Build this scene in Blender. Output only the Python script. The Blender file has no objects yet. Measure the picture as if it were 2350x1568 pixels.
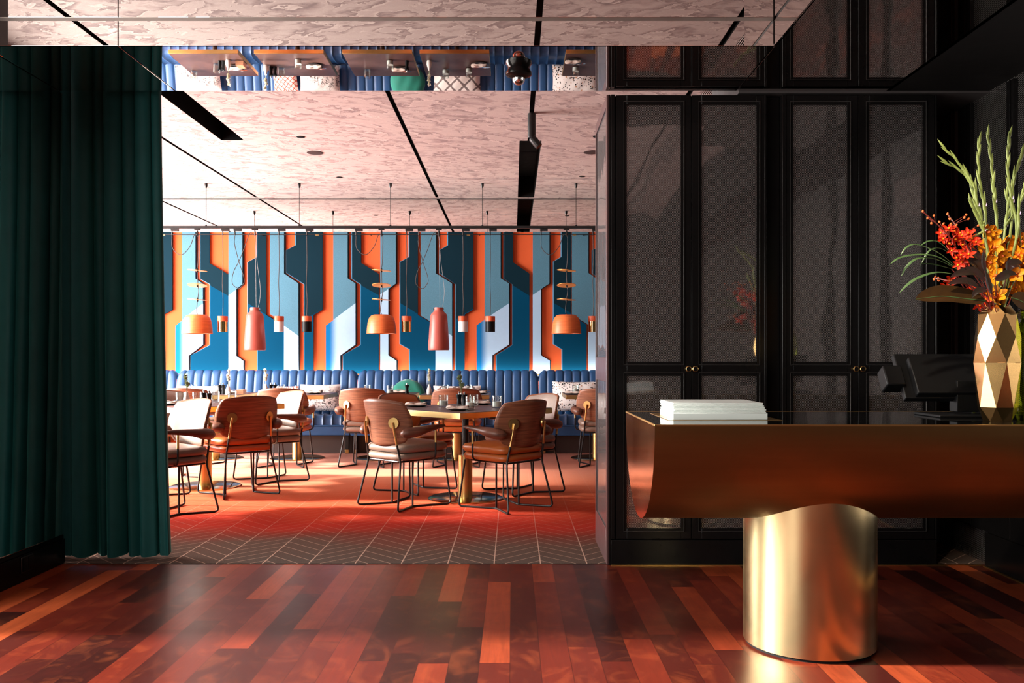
import bpy, math, random
from mathutils import Vector as V, Matrix
random.seed(7)
R = math.radians
scene = bpy.context.scene
COL = scene.collection
F, CX, CY, H = 2000.0, 1177.0, 824.0, 1.16      # focal length and vanishing point in pixels of the 2350x1568 frame, eye height
def at(px, py, d):                              # a pixel at a known depth, as a point of the room
    return V(((px - CX) / F * d, d, H + (CY - py) / F * d))
def on(px, py, z):                              # a pixel on a horizontal plane of known height
    d = (H - z) * F / (py - CY)
    return V(((px - CX) / F * d, d, z))

# ------------------------------------------------------------------ mesh builder
def fillet(pts, r, n=4):
    pts = [V(p) for p in pts]
    out = [pts[0]]
    for a, b, c in zip(pts, pts[1:], pts[2:]):
        u, w = a - b, c - b
        rr = min(r, u.length * .45, w.length * .45)
        p, q = b + u.normalized() * rr, b + w.normalized() * rr
        for i in range(n + 1):
            t = i / n
            out.append(p * (1 - t) ** 2 + b * 2 * t * (1 - t) + q * t * t)
    out.append(pts[-1])
    return out
def smooth_path(pts, n=6):                      # Catmull-Rom through the points
    pts = [V(p) for p in pts]
    P = [pts[0] * 2 - pts[1]] + pts + [pts[-1] * 2 - pts[-2]]
    out = []
    for i in range(1, len(P) - 2):
        for k in range(n):
            t = k / n
            a, b, c, d = P[i - 1], P[i], P[i + 1], P[i + 2]
            out.append(.5 * ((2 * b) + (c - a) * t + (2 * a - 5 * b + 4 * c - d) * t * t + (3 * b - a - 3 * c + d) * t ** 3))
    out.append(pts[-1])
    return out
class MB:
    def __init__(s): s.v, s.f, s.m = [], [], []
    def add(s, vs, fs, m=0):
        o = len(s.v)
        s.v += [tuple(p) for p in vs]
        s.f += [tuple(i + o for i in f) for f in fs]
        s.m += [m] * len(fs)
        return s
    def box(s, x0, x1, y0, y1, z0, z1, m=0, mat=None):
        vs = [V((x, y, z)) for z in (z0, z1) for y in (y0, y1) for x in (x0, x1)]
        if mat: vs = [mat @ p for p in vs]
        return s.add(vs, [(0, 2, 3, 1), (4, 5, 7, 6), (0, 1, 5, 4), (2, 6, 7, 3), (0, 4, 6, 2), (1, 3, 7, 5)], m)
    def tube(s, pts, r, n=8, m=0, cap=True, sy=1.0):
        pts = [V(p) for p in pts]
        k = len(pts)
        rs = r if isinstance(r, (list, tuple)) else [r] * k
        if len(rs) != k:
            rs = [rs[min(int(i / (k - 1) * (len(rs) - 1)), len(rs) - 2)] * (1 - (i / (k - 1) * (len(rs) - 1) - min(int(i / (k - 1) * (len(rs) - 1)), len(rs) - 2)))
                  + rs[min(int(i / (k - 1) * (len(rs) - 1)), len(rs) - 2) + 1] * (i / (k - 1) * (len(rs) - 1) - min(int(i / (k - 1) * (len(rs) - 1)), len(rs) - 2)) for i in range(k)]
        T = [(pts[min(i + 1, k - 1)] - pts[max(i - 1, 0)]).normalized() for i in range(k)]
        ref = V((0, 0, 1)) if abs(T[0].z) < .9 else V((0, 1, 0))
        N = (ref - T[0] * ref.dot(T[0])).normalized()
        vs, fs = [], []
        for i in range(k):
            N = (N - T[i] * N.dot(T[i])).normalized()
            B = T[i].cross(N)
            for j in range(n):
                a = 2 * math.pi * j / n
                vs.append(pts[i] + N * (math.cos(a) * rs[i] * sy) + B * (math.sin(a) * rs[i]))
        for i in range(k - 1):
            for j in range(n):
                a, b = i * n + j, i * n + (j + 1) % n
                fs.append((a, b, b + n, a + n))
        if cap:
            fs.append(tuple(reversed(range(n))))
            fs.append(tuple(range((k - 1) * n, k * n)))
        return s.add(vs, fs, m)
    def lathe(s, prof, c=(0, 0, 0), n=32, m=0, mat=None, cap=False):
        c = V(c)
        vs, fs = [], []
        for r, z in prof:
            for j in range(n):
                a = 2 * math.pi * j / n
                p = V((r * math.cos(a), r * math.sin(a), z))
                vs.append((mat @ p if mat else p) + c)
        for i in range(len(prof) - 1):
            for j in range(n):
                a, b = i * n + j, i * n + (j + 1) % n
                fs.append((a, b, b + n, a + n))
        if cap:
            fs.append(tuple(reversed(range(n))))
            fs.append(tuple(range((len(prof) - 1) * n, len(prof) * n)))
        return s.add(vs, fs, m)
    def grid(s, fn, nu, nv, m=0, flip=False):
        vs = [fn(i / nu, j / nv) for j in range(nv + 1) for i in range(nu + 1)]
        fs = []
        for j in range(nv):
            for i in range(nu):
                a = j * (nu + 1) + i
                q = (a, a + 1, a + nu + 2, a + nu + 1)
                fs.append(tuple(reversed(q)) if flip else q)
        return s.add(vs, fs, m)
    def prism(s, poly, y0, y1, m=0, ms=None):   # poly in (x, z), extruded along y
        n = len(poly)
        vs = [(x, y0, z) for x, z in poly] + [(x, y1, z) for x, z in poly]
        s.add(vs, [tuple(range(n)), tuple(reversed(range(n, 2 * n)))], m)
        s.add(vs, [(i, i + n, (i + 1) % n + n, (i + 1) % n) for i in range(n)], m if ms is None else ms)
        return s
    def build(s, name, mats, parent=None, loc=None, smooth=True, bevel=0, sub=0, solid=0, ang=38, fix=True):
        me = bpy.data.meshes.new(name)
        me.from_pydata(s.v, [], s.f)
        mats = mats if isinstance(mats, (list, tuple)) else [mats]
        for q in mats: me.materials.append(q)
        if len(mats) > 1: me.polygons.foreach_set('material_index', s.m)
        if fix:
            import bmesh
            bm = bmesh.new(); bm.from_mesh(me)
            bmesh.ops.remove_doubles(bm, verts=bm.verts, dist=1e-6)
            bmesh.ops.recalc_face_normals(bm, faces=bm.faces)
            bm.to_mesh(me); bm.free()
        if smooth:
            me.polygons.foreach_set('use_smooth', [True] * len(me.polygons))
            me.set_sharp_from_angle(angle=R(ang))
        o = bpy.data.objects.new(name, me)
        COL.objects.link(o)
        if parent: o.parent = parent
        if loc is not None: o.location = loc
        if solid:
            md = o.modifiers.new('thick', 'SOLIDIFY'); md.thickness = solid; md.offset = 0
        if bevel:
            md = o.modifiers.new('bevel', 'BEVEL'); md.width = bevel; md.segments = 2; md.limit_method = 'ANGLE'; md.angle_limit = R(50)
        if sub:
            md = o.modifiers.new('sub', 'SUBSURF'); md.levels = sub; md.render_levels = sub
        return o
def tag(o, label, cat, group=None, kind=None):
    if label: o['label'] = label
    if cat: o['category'] = cat
    if group: o['group'] = group
    if kind: o['kind'] = kind
    return o
def thing(name, label, cat, loc=(0, 0, 0), rz=0, group=None):
    o = bpy.data.objects.new(name, None)
    COL.objects.link(o)
    o.empty_display_size = .05
    o.location = loc; o.rotation_euler = (0, 0, rz)
    return tag(o, label, cat, group)
def structure(o, label=None):
    o['kind'] = 'structure'
    if label: o['label'] = label
    return o
def dup(root, loc=None, rz=None, label=None, group=None, scale=None):
    c = root.copy(); COL.objects.link(c)
    if loc is not None: c.location = loc
    if rz is not None: c.rotation_euler = (0, 0, rz)
    if scale: c.scale = (scale,) * 3
    if label: c['label'] = label
    if group: c['group'] = group
    for ch in root.children:
        k = ch.copy(); COL.objects.link(k); k.parent = c
        for g in ch.children:
            q = g.copy(); COL.objects.link(q); q.parent = k
    return c

# ------------------------------------------------------------------ materials
class NT:
    def __init__(s, name):
        s.mat = bpy.data.materials.new(name); s.mat.use_nodes = True
        s.t = s.mat.node_tree; s.n = s.t.nodes
        s.p = s.n['Principled BSDF']; s.out = s.n['Material Output']
    def link(s, a, b): s.t.links.new(a, b)
    def put(s, sock, v):
        if isinstance(v, bpy.types.NodeSocket): s.link(v, sock)
        elif v is not None:
            if hasattr(sock.default_value, '__len__') and not hasattr(v, '__len__'): v = (v,) * len(sock.default_value)
            if hasattr(v, '__len__') and len(v) == 3 and len(sock.default_value) == 4: v = (*v, 1)
            sock.default_value = v
    def math(s, op, a, b=None, c=None, clamp=False):
        n = s.n.new('ShaderNodeMath'); n.operation = op; n.use_clamp = clamp
        for i, v in enumerate((a, b, c)): s.put(n.inputs[i], v) if v is not None else None
        return n.outputs[0]
    def vmath(s, op, a, b):
        n = s.n.new('ShaderNodeVectorMath'); n.operation = op
        s.put(n.inputs[0], a); s.put(n.inputs[1], b)
        return n.outputs[0]
    def coord(s, kind='Object'): return s.n.new('ShaderNodeTexCoord').outputs[kind]
    def pos(s): return s.n.new('ShaderNodeNewGeometry').outputs['Position']
    def sep(s, v):
        n = s.n.new('ShaderNodeSeparateXYZ'); s.link(v, n.inputs[0]); return n.outputs
    def comb(s, x=0, y=0, z=0):
        n = s.n.new('ShaderNodeCombineXYZ')
        for i, v in enumerate((x, y, z)): s.put(n.inputs[i], v)
        return n.outputs[0]
    def noise(s, vec, scale=5, detail=3, rough=.5, dist=0):
        n = s.n.new('ShaderNodeTexNoise')
        s.put(n.inputs['Vector'], vec); n.inputs['Scale'].default_value = scale; n.inputs['Detail'].default_value = detail
        n.inputs['Roughness'].default_value = rough; n.inputs['Distortion'].default_value = dist
        return n.outputs['Fac']
    def voronoi(s, vec, scale=5, out='Distance', feature='F1'):
        n = s.n.new('ShaderNodeTexVoronoi'); n.feature = feature
        s.put(n.inputs['Vector'], vec); n.inputs['Scale'].default_value = scale
        return n.outputs[out]
    def white(s, vec):
        n = s.n.new('ShaderNodeTexWhiteNoise'); n.noise_dimensions = '3D'; s.link(vec, n.inputs['Vector']); return n.outputs['Value']
    def ramp(s, fac, stops, interp='LINEAR'):
        n = s.n.new('ShaderNodeValToRGB'); cr = n.color_ramp; cr.interpolation = interp
        while len(cr.elements) < len(stops): cr.elements.new(.5)
        for e, (p, c) in zip(cr.elements, stops):
            e.position = p; e.color = (*c, 1) if hasattr(c, '__len__') else (c, c, c, 1)
        s.link(fac, n.inputs[0]); return n.outputs[0]
    def mix(s, fac, a, b, blend='MIX'):
        n = s.n.new('ShaderNodeMix'); n.data_type = 'RGBA'; n.blend_type = blend
        s.put(n.inputs[0], fac); s.put(n.inputs[6], a); s.put(n.inputs[7], b)
        return n.outputs[2]
    def bump(s, h, strength=.3, dist=.002):
        n = s.n.new('ShaderNodeBump'); n.inputs['Strength'].default_value = strength; n.inputs['Distance'].default_value = dist
        s.link(h, n.inputs['Height']); s.link(n.outputs[0], s.p.inputs['Normal'])
    def set(s, **kw):
        for k, v in kw.items(): s.put(s.p.inputs[k.replace('_', ' ')], v)
        return s
def srgb(r, g, b):
    f = lambda c: (c / 255 / 12.92) if c <= 10 else ((c / 255 + .055) / 1.055) ** 2.4
    return (f(r), f(g), f(b))
def plain(name, col, rough=.5, metal=0, vary=.12, scale=14, bump=0, bscale=200, **kw):
    t = NT(name)
    n = t.noise(t.coord(), scale, 4)
    t.set(Base_Color=t.mix(n, tuple(c * (1 - vary) for c in col), tuple(min(1, c * (1 + vary)) for c in col)), Metallic=metal,
          Roughness=t.math('MULTIPLY_ADD', n, rough * .3, rough * .85), **kw)
    if bump: t.bump(t.noise(t.coord(), bscale, 2), bump)
    return t.mat
M = {}
def wood_floor():
    t = NT('jarrah_boards'); x, y, z = t.sep(t.pos())
    w = .1165
    u = t.math('DIVIDE', t.math('ADD', x, 20.049), w)
    row = t.math('FLOOR', u); fu = t.math('FRACT', u)
    off = t.math('MULTIPLY', t.white(t.comb(row, 3.1, 0)), 7.3)
    ln = t.math('MULTIPLY_ADD', t.white(t.comb(row, 9.7, 1)), .7, .75)
    v = t.math('DIVIDE', t.math('ADD', t.math('ADD', y, 40), off), ln)
    idx = t.math('FLOOR', v); fv = t.math('FRACT', v)
    rnd = t.white(t.comb(row, idx, 5.5))
    base = t.ramp(rnd, [(0, srgb(28, 9, 8)), (.22, srgb(45, 13, 10)), (.42, srgb(66, 20, 13)), (.62, srgb(82, 26, 16)), (.8, srgb(102, 36, 20)), (.92, srgb(138, 58, 30)), (1, srgb(156, 72, 38))])
    gv = t.comb(t.math('MULTIPLY', x, 26), t.math('MULTIPLY_ADD', y, 1.6, t.math('MULTIPLY', rnd, 31)), t.math('MULTIPLY', rnd, 17))
    g1 = t.noise(gv, 1.5, 6, .62, 1.6)
    g2 = t.noise(t.comb(t.math('MULTIPLY', x, 3), t.math('MULTIPLY', y, 2.2), t.math('MULTIPLY', rnd, 40)), 2.2, 4, .6, 1.2)
    c = t.mix(t.math('MULTIPLY', t.ramp(g1, [(.35, 1), (.62, 0)]), .3), base, srgb(46, 16, 12))
    c = t.mix(t.math('MULTIPLY', t.ramp(g2, [(.25, 1), (.55, 0)]), .25), c, srgb(70, 24, 16))
    c = t.mix(t.math('MULTIPLY', t.ramp(g2, [(.5, 0), (.8, 1)]), .15), c, srgb(190, 92, 48))
    e = t.math('MINIMUM', t.math('MINIMUM', fu, t.math('SUBTRACT', 1, fu)), t.math('MULTIPLY', t.math('MINIMUM', fv, t.math('SUBTRACT', 1, fv)), 9))
    gap = t.math('LESS_THAN', e, .013)
    c = t.mix(t.math('MULTIPLY', gap, .6), c, srgb(30, 10, 8))
    t.set(Base_Color=c, Roughness=t.math('MULTIPLY_ADD', t.noise(t.pos(), 3, 5, .6), .15, .25), Specular_IOR_Level=.2)
    t.bump(t.math('MULTIPLY_ADD', gap, -1, t.math('MULTIPLY', g1, .25)), .12, .001)
    return t.mat
def carpet():
    t = NT('ombre_lit_carpet'); x, y, z = t.sep(t.pos())
    big = t.noise(t.comb(t.math('MULTIPLY', x, .8), y, 0), 1.3, 2)
    yy = t.math('MULTIPLY_ADD', big, .8, t.math('SUBTRACT', y, .4))
    base = t.ramp(t.math('DIVIDE', t.math('SUBTRACT', yy, 4.9), 6.0), [(0, srgb(84, 73, 67)), (.08, srgb(92, 72, 63)), (.135, srgb(120, 58, 48)), (.2, srgb(170, 54, 43)), (.3, srgb(192, 72, 48)), (.42, srgb(210, 104, 72)), (.58, srgb(220, 138, 108)), (.8, srgb(218, 150, 130)), (1, srgb(190, 128, 114))])  # brown to red is the carpet's design; paler far stops carry painted window light
    fine = t.noise(t.comb(t.math('MULTIPLY', x, 1), t.math('MULTIPLY', y, 1.0), 0), 190, 2, .7)
    streak = t.noise(t.comb(t.math('MULTIPLY', x, 2), t.math('MULTIPLY', y, 14), 0), 4, 4, .65)
    c = t.mix(t.math('MULTIPLY', t.ramp(fine, [(.38, 1), (.6, 0)]), .55), base, t.mix(.62, base, (0, 0, 0)))
    c = t.mix(t.math('MULTIPLY', t.ramp(streak, [(.3, 1), (.6, 0)]), .35), c, t.mix(.35, base, srgb(60, 26, 20)))
    w = .262
    u = t.math('DIVIDE', t.math('ADD', x, 20.018), w)
    col = t.math('FLOOR', u); fu = t.math('FRACT', u)
    par = t.math('MULTIPLY_ADD', t.math('MODULO', col, 2), 2, -1)
    lon = t.math('LESS_THAN', t.math('MINIMUM', fu, t.math('SUBTRACT', 1, fu)), .012)
    v = t.math('FRACT', t.math('DIVIDE', t.math('ADD', y, t.math('MULTIPLY', t.math('MULTIPLY', t.math('SUBTRACT', fu, .5), w), par)), .128))
    dia = t.math('LESS_THAN', v, .055)
    fade = t.ramp(t.math('DIVIDE', t.math('SUBTRACT', y, 4.9), 6), [(0, .6), (.1, .45), (.2, .22), (.4, .1), (1, .12)])
    c = t.mix(t.math('MULTIPLY', t.math('MAXIMUM', t.math('MULTIPLY', lon, 1.0), t.math('MULTIPLY', dia, .75)), fade), c, srgb(205, 168, 148))
    t.set(Base_Color=c, Roughness=1, Specular_IOR_Level=.0)
    t.bump(fine, .5, .004)
    return t.mat
def clouds():
    t = NT('cloud_wallpaper'); x, y, z = t.sep(t.pos())
    p = t.comb(x, t.math('MULTIPLY', y, 1.9), t.math('MULTIPLY', z, 1.9))
    wob = t.noise(p, 7, 4, .6)
    n = t.noise(t.comb(t.math('MULTIPLY_ADD', wob, .22, x), t.math('MULTIPLY_ADD', wob, .42, t.math('MULTIPLY', y, 1.9)), t.math('MULTIPLY', z, 1.9)), 2.5, 3.2, .52, .5)
    f = t.math('FRACT', t.math('MULTIPLY', n, 5.5))
    c = t.ramp(f, [(0, srgb(214, 199, 193)), (.06, srgb(207, 191, 185)), (.14, srgb(190, 173, 169)), (.5, srgb(196, 180, 175)), (.8, srgb(170, 152, 149)), (.97, srgb(138, 121, 121)), (1, srgb(178, 160, 156))])
    st = t.noise(t.comb(t.math('MULTIPLY', x, 30), t.math('MULTIPLY', y, 110), 0), 3, 3, .7)
    c = t.mix(t.math('MULTIPLY', t.ramp(st, [(.4, 1), (.6, 0)]), .22), c, srgb(140, 114, 108))
    t.set(Base_Color=c, Roughness=.75, Specular_IOR_Level=.25)
    return t.mat
def walnut(name, a, b, dark=1.0):
    t = NT(name); x, y, z = t.sep(t.coord())
    g = t.noise(t.comb(t.math('MULTIPLY', x, 1.2), t.math('MULTIPLY', y, 1.2), t.math('MULTIPLY', z, 34)), 2.6, 6, .66, 1.0)
    g2 = t.noise(t.comb(t.math('MULTIPLY', x, 2.5), t.math('MULTIPLY', y, 2.5), t.math('MULTIPLY', z, 160)), 3, 3, .6)
    c = t.mix(t.ramp(g, [(.34, 0), (.64, 1)]), a, b)
    c = t.mix(t.math('MULTIPLY', t.ramp(g2, [(.4, 1), (.55, 0)]), .2), c, tuple(q * .45 for q in a))
    t.set(Base_Color=c, Roughness=.42, Specular_IOR_Level=.35)
    return t.mat
def leather(name, col, spots=0, rough=.42):
    t = NT(name)
    n = t.noise(t.coord(), 9, 3)
    c = t.mix(n, tuple(q * .82 for q in col), tuple(min(1, q * 1.18) for q in col))
    if spots:
        v = t.voronoi(t.coord(), 150)
        c = t.mix(t.math('MULTIPLY', t.math('LESS_THAN', v, .28), spots), c, tuple(q * .45 for q in col))
    t.set(Base_Color=c, Roughness=t.math('MULTIPLY_ADD', n, .2, rough - .1))
    t.bump(t.voronoi(t.coord(), 260), .18, .001)
    return t.mat
def brushed(name, col, rough=.3, aniso=0.0, vary=.1, tang=None, streak=(1, 1, 60)):
    t = NT(name)
    x, y, z = t.sep(t.coord())
    n = t.noise(t.comb(t.math('MULTIPLY', x, streak[0]), t.math('MULTIPLY', y, streak[1]), t.math('MULTIPLY', z, streak[2])), 2, 5, .6)
    m = t.noise(t.coord(), 3.2, 4, .6, .8)
    c = t.mix(n, tuple(q * (1 - vary) for q in col), tuple(min(1, q * (1 + vary)) for q in col))
    c = t.mix(t.math('MULTIPLY', t.ramp(m, [(.45, 0), (.7, 1)]), .3), c, tuple(q * .62 for q in col))
    t.set(Base_Color=c, Metallic=1, Roughness=t.math('MULTIPLY_ADD', m, .12, rough - .05), Anisotropic=aniso)
    if tang:
        g = t.n.new('ShaderNodeTangent'); g.direction_type = 'RADIAL'; g.axis = tang
        t.link(g.outputs[0], t.p.inputs['Tangent'])
    return t.mat
def mesh_panel(name, ax, period=.0092, wire=(.5, .47, .46), back=(.20, .188, .185), cov=.35):
    t = NT(name); p = t.sep(t.pos()); u = p[0 if ax == 'x' else 1]; w = p[2]
    k = 2 * math.pi / period
    a = t.math('SINE', t.math('MULTIPLY', u, k)); b = t.math('SINE', t.math('MULTIPLY', w, k))
    v = t.math('MULTIPLY', a, b)
    mask = t.ramp(v, [(cov - .15, 0), (cov + .2, 1)])
    b1 = t.n.new('ShaderNodeBsdfPrincipled')
    t.put(b1.inputs['Base Color'], wire); b1.inputs['Metallic'].default_value = .85; b1.inputs['Roughness'].default_value = .42
    t.put(t.p.inputs['Base Color'], back); t.p.inputs['Roughness'].default_value = .03; t.p.inputs['Metallic'].default_value = 1
    wob = t.noise(t.comb(t.math('MULTIPLY', p[0], 1), t.math('MULTIPLY', p[1], 1), t.math('MULTIPLY', p[2], .6)), 2.2, 2)
    t.bump(wob, .10, .05)
    s = t.n.new('ShaderNodeMixShader')
    t.link(mask, s.inputs[0]); t.link(t.p.outputs[0], s.inputs[1]); t.link(b1.outputs[0], s.inputs[2]); t.link(s.outputs[0], t.out.inputs[0])
    return t.mat
def velvet():
    t = NT('green_velvet'); n = t.noise(t.coord(), 6, 5, .6)
    t.set(Base_Color=t.mix(n, srgb(13, 64, 63), srgb(22, 90, 89)), Roughness=.6, Sheen_Weight=.9, Sheen_Roughness=.3, Sheen_Tint=(*srgb(90, 200, 190), 1), Specular_IOR_Level=.25)
    t.bump(t.noise(t.coord(), 300, 2), .1, .001)
    return t.mat
def toile():
    t = NT('toile_print'); v = t.coord('Generated'); x, y, z = t.sep(v)
    o = t.coord()
    n = t.noise(o, 34, 6, .75, 1.2); n2 = t.noise(o, 7, 3); n3 = t.noise(o, 90, 3, .7)
    dens = t.math('ADD', t.math('MULTIPLY', n2, .75), t.math('MULTIPLY', z, -.38))
    k = t.math('MULTIPLY', t.ramp(n, [(.44, 1), (.5, 0)]), t.ramp(dens, [(.02, .1), (.22, .95)]))
    k = t.math('MAXIMUM', k, t.math('MULTIPLY', t.ramp(n3, [(.36, 1), (.42, 0)]), t.ramp(z, [(.06, 1), (.22, 0)])))
    t.set(Base_Color=t.mix(k, srgb(216, 210, 206), srgb(34, 29, 31)), Roughness=.8)
    return t.mat
def terrazzo():
    t = NT('terrazzo_print'); v = t.coord()
    d = t.voronoi(v, 42); c = t.voronoi(v, 42, 'Color'); r = t.sep(c)[0]
    k = t.math('MULTIPLY', t.math('LESS_THAN', d, t.math('MULTIPLY_ADD', r, .3, .18)), t.math('GREATER_THAN', r, .3))
    ink = t.mix(t.math('GREATER_THAN', t.sep(c)[1], .8), srgb(28, 25, 26), srgb(190, 140, 105))
    t.set(Base_Color=t.mix(k, srgb(238, 232, 228), ink), Roughness=.8)
    return t.mat
def lattice(name, bg, ink, sc=26):
    t = NT(name); x, y, z = t.sep(t.coord())
    a = t.math('ABSOLUTE', t.math('SINE', t.math('MULTIPLY', t.math('ADD', x, z), sc * 2))); b = t.math('ABSOLUTE', t.math('SINE', t.math('MULTIPLY', t.math('SUBTRACT', x, z), sc * 2)))
    k = t.math('LESS_THAN', t.math('MINIMUM', a, b), t.math('MULTIPLY_ADD', t.noise(t.coord(), 40, 2), .5, .05))
    t.set(Base_Color=t.mix(k, bg, ink), Roughness=.8)
    return t.mat
def glass(name='clear_glass', col=(.93, .96, .95), rough=0.0):
    t = NT(name)
    tr = t.n.new('ShaderNodeBsdfTransparent'); gl = t.n.new('ShaderNodeBsdfGlossy'); mx = t.n.new('ShaderNodeMixShader'); lw = t.n.new('ShaderNodeLayerWeight')
    n = t.noise(t.coord(), 20, 2)
    t.put(tr.inputs[0], t.mix(t.math('MULTIPLY', n, .2), col, tuple(q * .9 for q in col))); gl.inputs['Roughness'].default_value = .02
    lw.inputs[0].default_value = .35
    t.link(t.math('MULTIPLY_ADD', lw.outputs['Facing'], .55, .05), mx.inputs[0]); t.link(tr.outputs[0], mx.inputs[1]); t.link(gl.outputs[0], mx.inputs[2]); t.link(mx.outputs[0], t.out.inputs[0])
    return t.mat
def emit(name, col, strength):
    t = NT(name); t.set(Base_Color=(0, 0, 0), Emission_Color=(*col, 1), Emission_Strength=strength); return t.mat
def ombre(name, a, b, x0, x1):
    t = NT(name); x, y, z = t.sep(t.pos())
    f = t.ramp(t.math('DIVIDE', t.math('SUBTRACT', x, x0), x1 - x0), [(0, a), (.25, a), (1, b)], 'EASE')
    f = t.mix(t.math('MULTIPLY', t.noise(t.pos(), 30, 3), .08), f, (0, 0, 0))
    t.set(Base_Color=f, Roughness=.7, Specular_IOR_Level=.1)
    return t.mat
def felt(name, col, dots=.25):
    t = NT(name); n = t.noise(t.pos(), 160, 2, .8); m = t.noise(t.pos(), 3, 3)
    c = t.mix(t.math('MULTIPLY', t.ramp(n, [(.42, 1), (.58, 0)]), dots), col, tuple(q * .55 for q in col))
    c = t.mix(t.math('MULTIPLY', m, .15), c, tuple(q * .6 for q in col))
    t.set(Base_Color=c, Roughness=.85, Specular_IOR_Level=.06)
    return t.mat
def petal(name, a, b):
    t = NT(name); n = t.noise(t.coord(), 45, 3)
    t.set(Base_Color=t.mix(n, a, b), Roughness=.5, Subsurface_Weight=.0, Specular_IOR_Level=.3)
    return t.mat
def leafm(name, a, b, rough=.35):
    t = NT(name); n = t.noise(t.coord(), 22, 4, .6, 1)
    t.set(Base_Color=t.mix(n, a, b), Roughness=rough)
    return t.mat

M['floor'] = wood_floor(); M['carpet'] = carpet(); M['cloud'] = clouds()
M['walnut'] = walnut('walnut_veneer', srgb(96, 56, 40), srgb(150, 96, 68))
M['walnut_arm'] = walnut('walnut_solid', srgb(78, 45, 34), srgb(116, 72, 54))
M['tabletop'] = walnut('dark_table_veneer', srgb(64, 44, 40), srgb(84, 60, 54))
M['taupe'] = leather('taupe_leather', srgb(128, 106, 92), .3)
M['cream'] = leather('cream_leather', srgb(140, 126, 116), .5)
M['cognac'] = leather('cognac_leather', srgb(168, 88, 36), 0, .4)
M['blue'] = leather('blue_leather', srgb(37, 79, 125), 0, .42)
M['steel_black'] = plain('black_steel', (.022, .02, .02), .38, .6)
M['black'] = plain('black_lacquer', (.005, .0045, .0045), .2, 0, .2, Specular_IOR_Level=.16)
M['black_matt'] = plain('black_matt', (.006, .0055, .0055), .7, Specular_IOR_Level=.12)
M['bead'] = plain('dark_bead', (.06, .057, .055), .25, .7)
M['brass'] = brushed('satin_brass', (.62, .40, .15), .3)
M['brass_side'] = brushed('table_brass', (.66, .44, .18), .34, streak=(1, 1, 40))
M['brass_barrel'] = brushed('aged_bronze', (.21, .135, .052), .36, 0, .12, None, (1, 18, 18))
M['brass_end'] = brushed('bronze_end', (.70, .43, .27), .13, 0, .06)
M['brass_column'] = brushed('brushed_brass_column', (.66, .53, .28), .22, .75, .1, 'Z', (4, 4, .3))
M['brass_vase'] = brushed('polished_brass', (.80, .52, .20), .14, 0, .14)
M['stone'] = plain('black_stone', (.006, .006, .006), .045, 0, .3, 30)
M['mirror'] = plain('tinted_mirror', (.80, .76, .74), .008, 1, .01)
M['mirror_pale'] = plain('pale_mirror', (.86, .82, .80), .012, 1, .01)
M['satin_trim'] = plain('satin_trim', (.32, .29, .27), .35, 1)
M['mirror_dark'] = plain('smoked_mirror', (.62, .58, .56), .02, 1, .01)
M['mesh_x'] = mesh_panel('woven_mesh_front', 'x'); M['mesh_y'] = mesh_panel('woven_mesh_side', 'y', .0115)
M['perf'] = mesh_panel('perforated_side', 'y', .009, (.17, .16, .16), (.05, .047, .047), .1)
M['velvet'] = velvet(); M['toile'] = toile(); M['terrazzo'] = terrazzo()
M['red_lattice'] = lattice('red_lattice_print', srgb(238, 226, 216), srgb(200, 62, 38)); M['grey_print'] = lattice('grey_print', srgb(240, 234, 228), srgb(120, 108, 106), 9)
M['green_velvet'] = plain('emerald_velvet', srgb(8, 120, 102), .8, 0, .25, 10, Sheen_Weight=.3)
M['glass'] = glass(); M['green_glass'] = glass('olive_glass', (.55, .62, .12))
M['wax'] = plain('white_wax', (.85, .83, .78), .4, 0, .03)
M['ceramic'] = plain('white_ceramic', (.78, .75, .71), .25, 0, .04)
M['paper'] = plain('white_card', srgb(222, 232, 226), .7, 0, .02)
M['dark_plate'] = plain('dark_stoneware', (.03, .027, .025), .35)
M['linen'] = plain('linen_napkin', srgb(214, 198, 186), .85, 0, .08, 40)
M['chrome'] = plain('chrome', (.7, .7, .7), .08, 1, .03)
M['orange'] = felt('orange_lacquer', srgb(210, 92, 52), .08)
M['navy'] = felt('navy_felt', srgb(12, 37, 48), .15); M['deep'] = felt('deep_blue_lacquer', srgb(0, 60, 90), .06)
M['sky'] = felt('grey_blue_felt', srgb(84, 126, 146), .5); M['pale'] = felt('pale_blue_lacquer', srgb(158, 188, 214), .06)
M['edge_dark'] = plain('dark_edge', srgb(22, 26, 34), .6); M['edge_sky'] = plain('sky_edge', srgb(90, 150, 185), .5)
M['pend_orange'] = walnut('orange_veneer', srgb(206, 96, 48), srgb(226, 122, 66)); M['pend_pink'] = plain('terracotta_enamel', srgb(170, 80, 68), .45, 0, .06)
M['cap_orange'] = plain('orange_cap', srgb(204, 88, 48), .5); M['white_enamel'] = plain('white_enamel', (.75, .73, .72), .4, 0, .04)
M['disc'] = plain('brass_orange_disc', srgb(226, 150, 70), .35, .35)
M['flex_grey'] = plain('grey_flex', (.18, .165, .16), .5); M['brass_plate'] = brushed('plate_brass', (.58, .44, .24), .13, 0, .1)
M['cable'] = plain('brown_flex', (.03, .02, .018), .6)
M['timber'] = walnut('pale_timber', srgb(160, 110, 80), srgb(186, 136, 104))
M['screen'] = plain('black_plastic', (.004, .004, .0045), .45, Specular_IOR_Level=.15)
M['plaster'] = plain('dark_plaster', (.035, .03, .03), .6)
M['kick'] = plain('dark_kick', srgb(58, 40, 36), .5)
M['red_petal'] = petal('red_petal', srgb(196, 28, 18), srgb(232, 70, 28)); M['orange_petal'] = petal('orange_petal', srgb(232, 138, 14), srgb(252, 172, 34))
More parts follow.
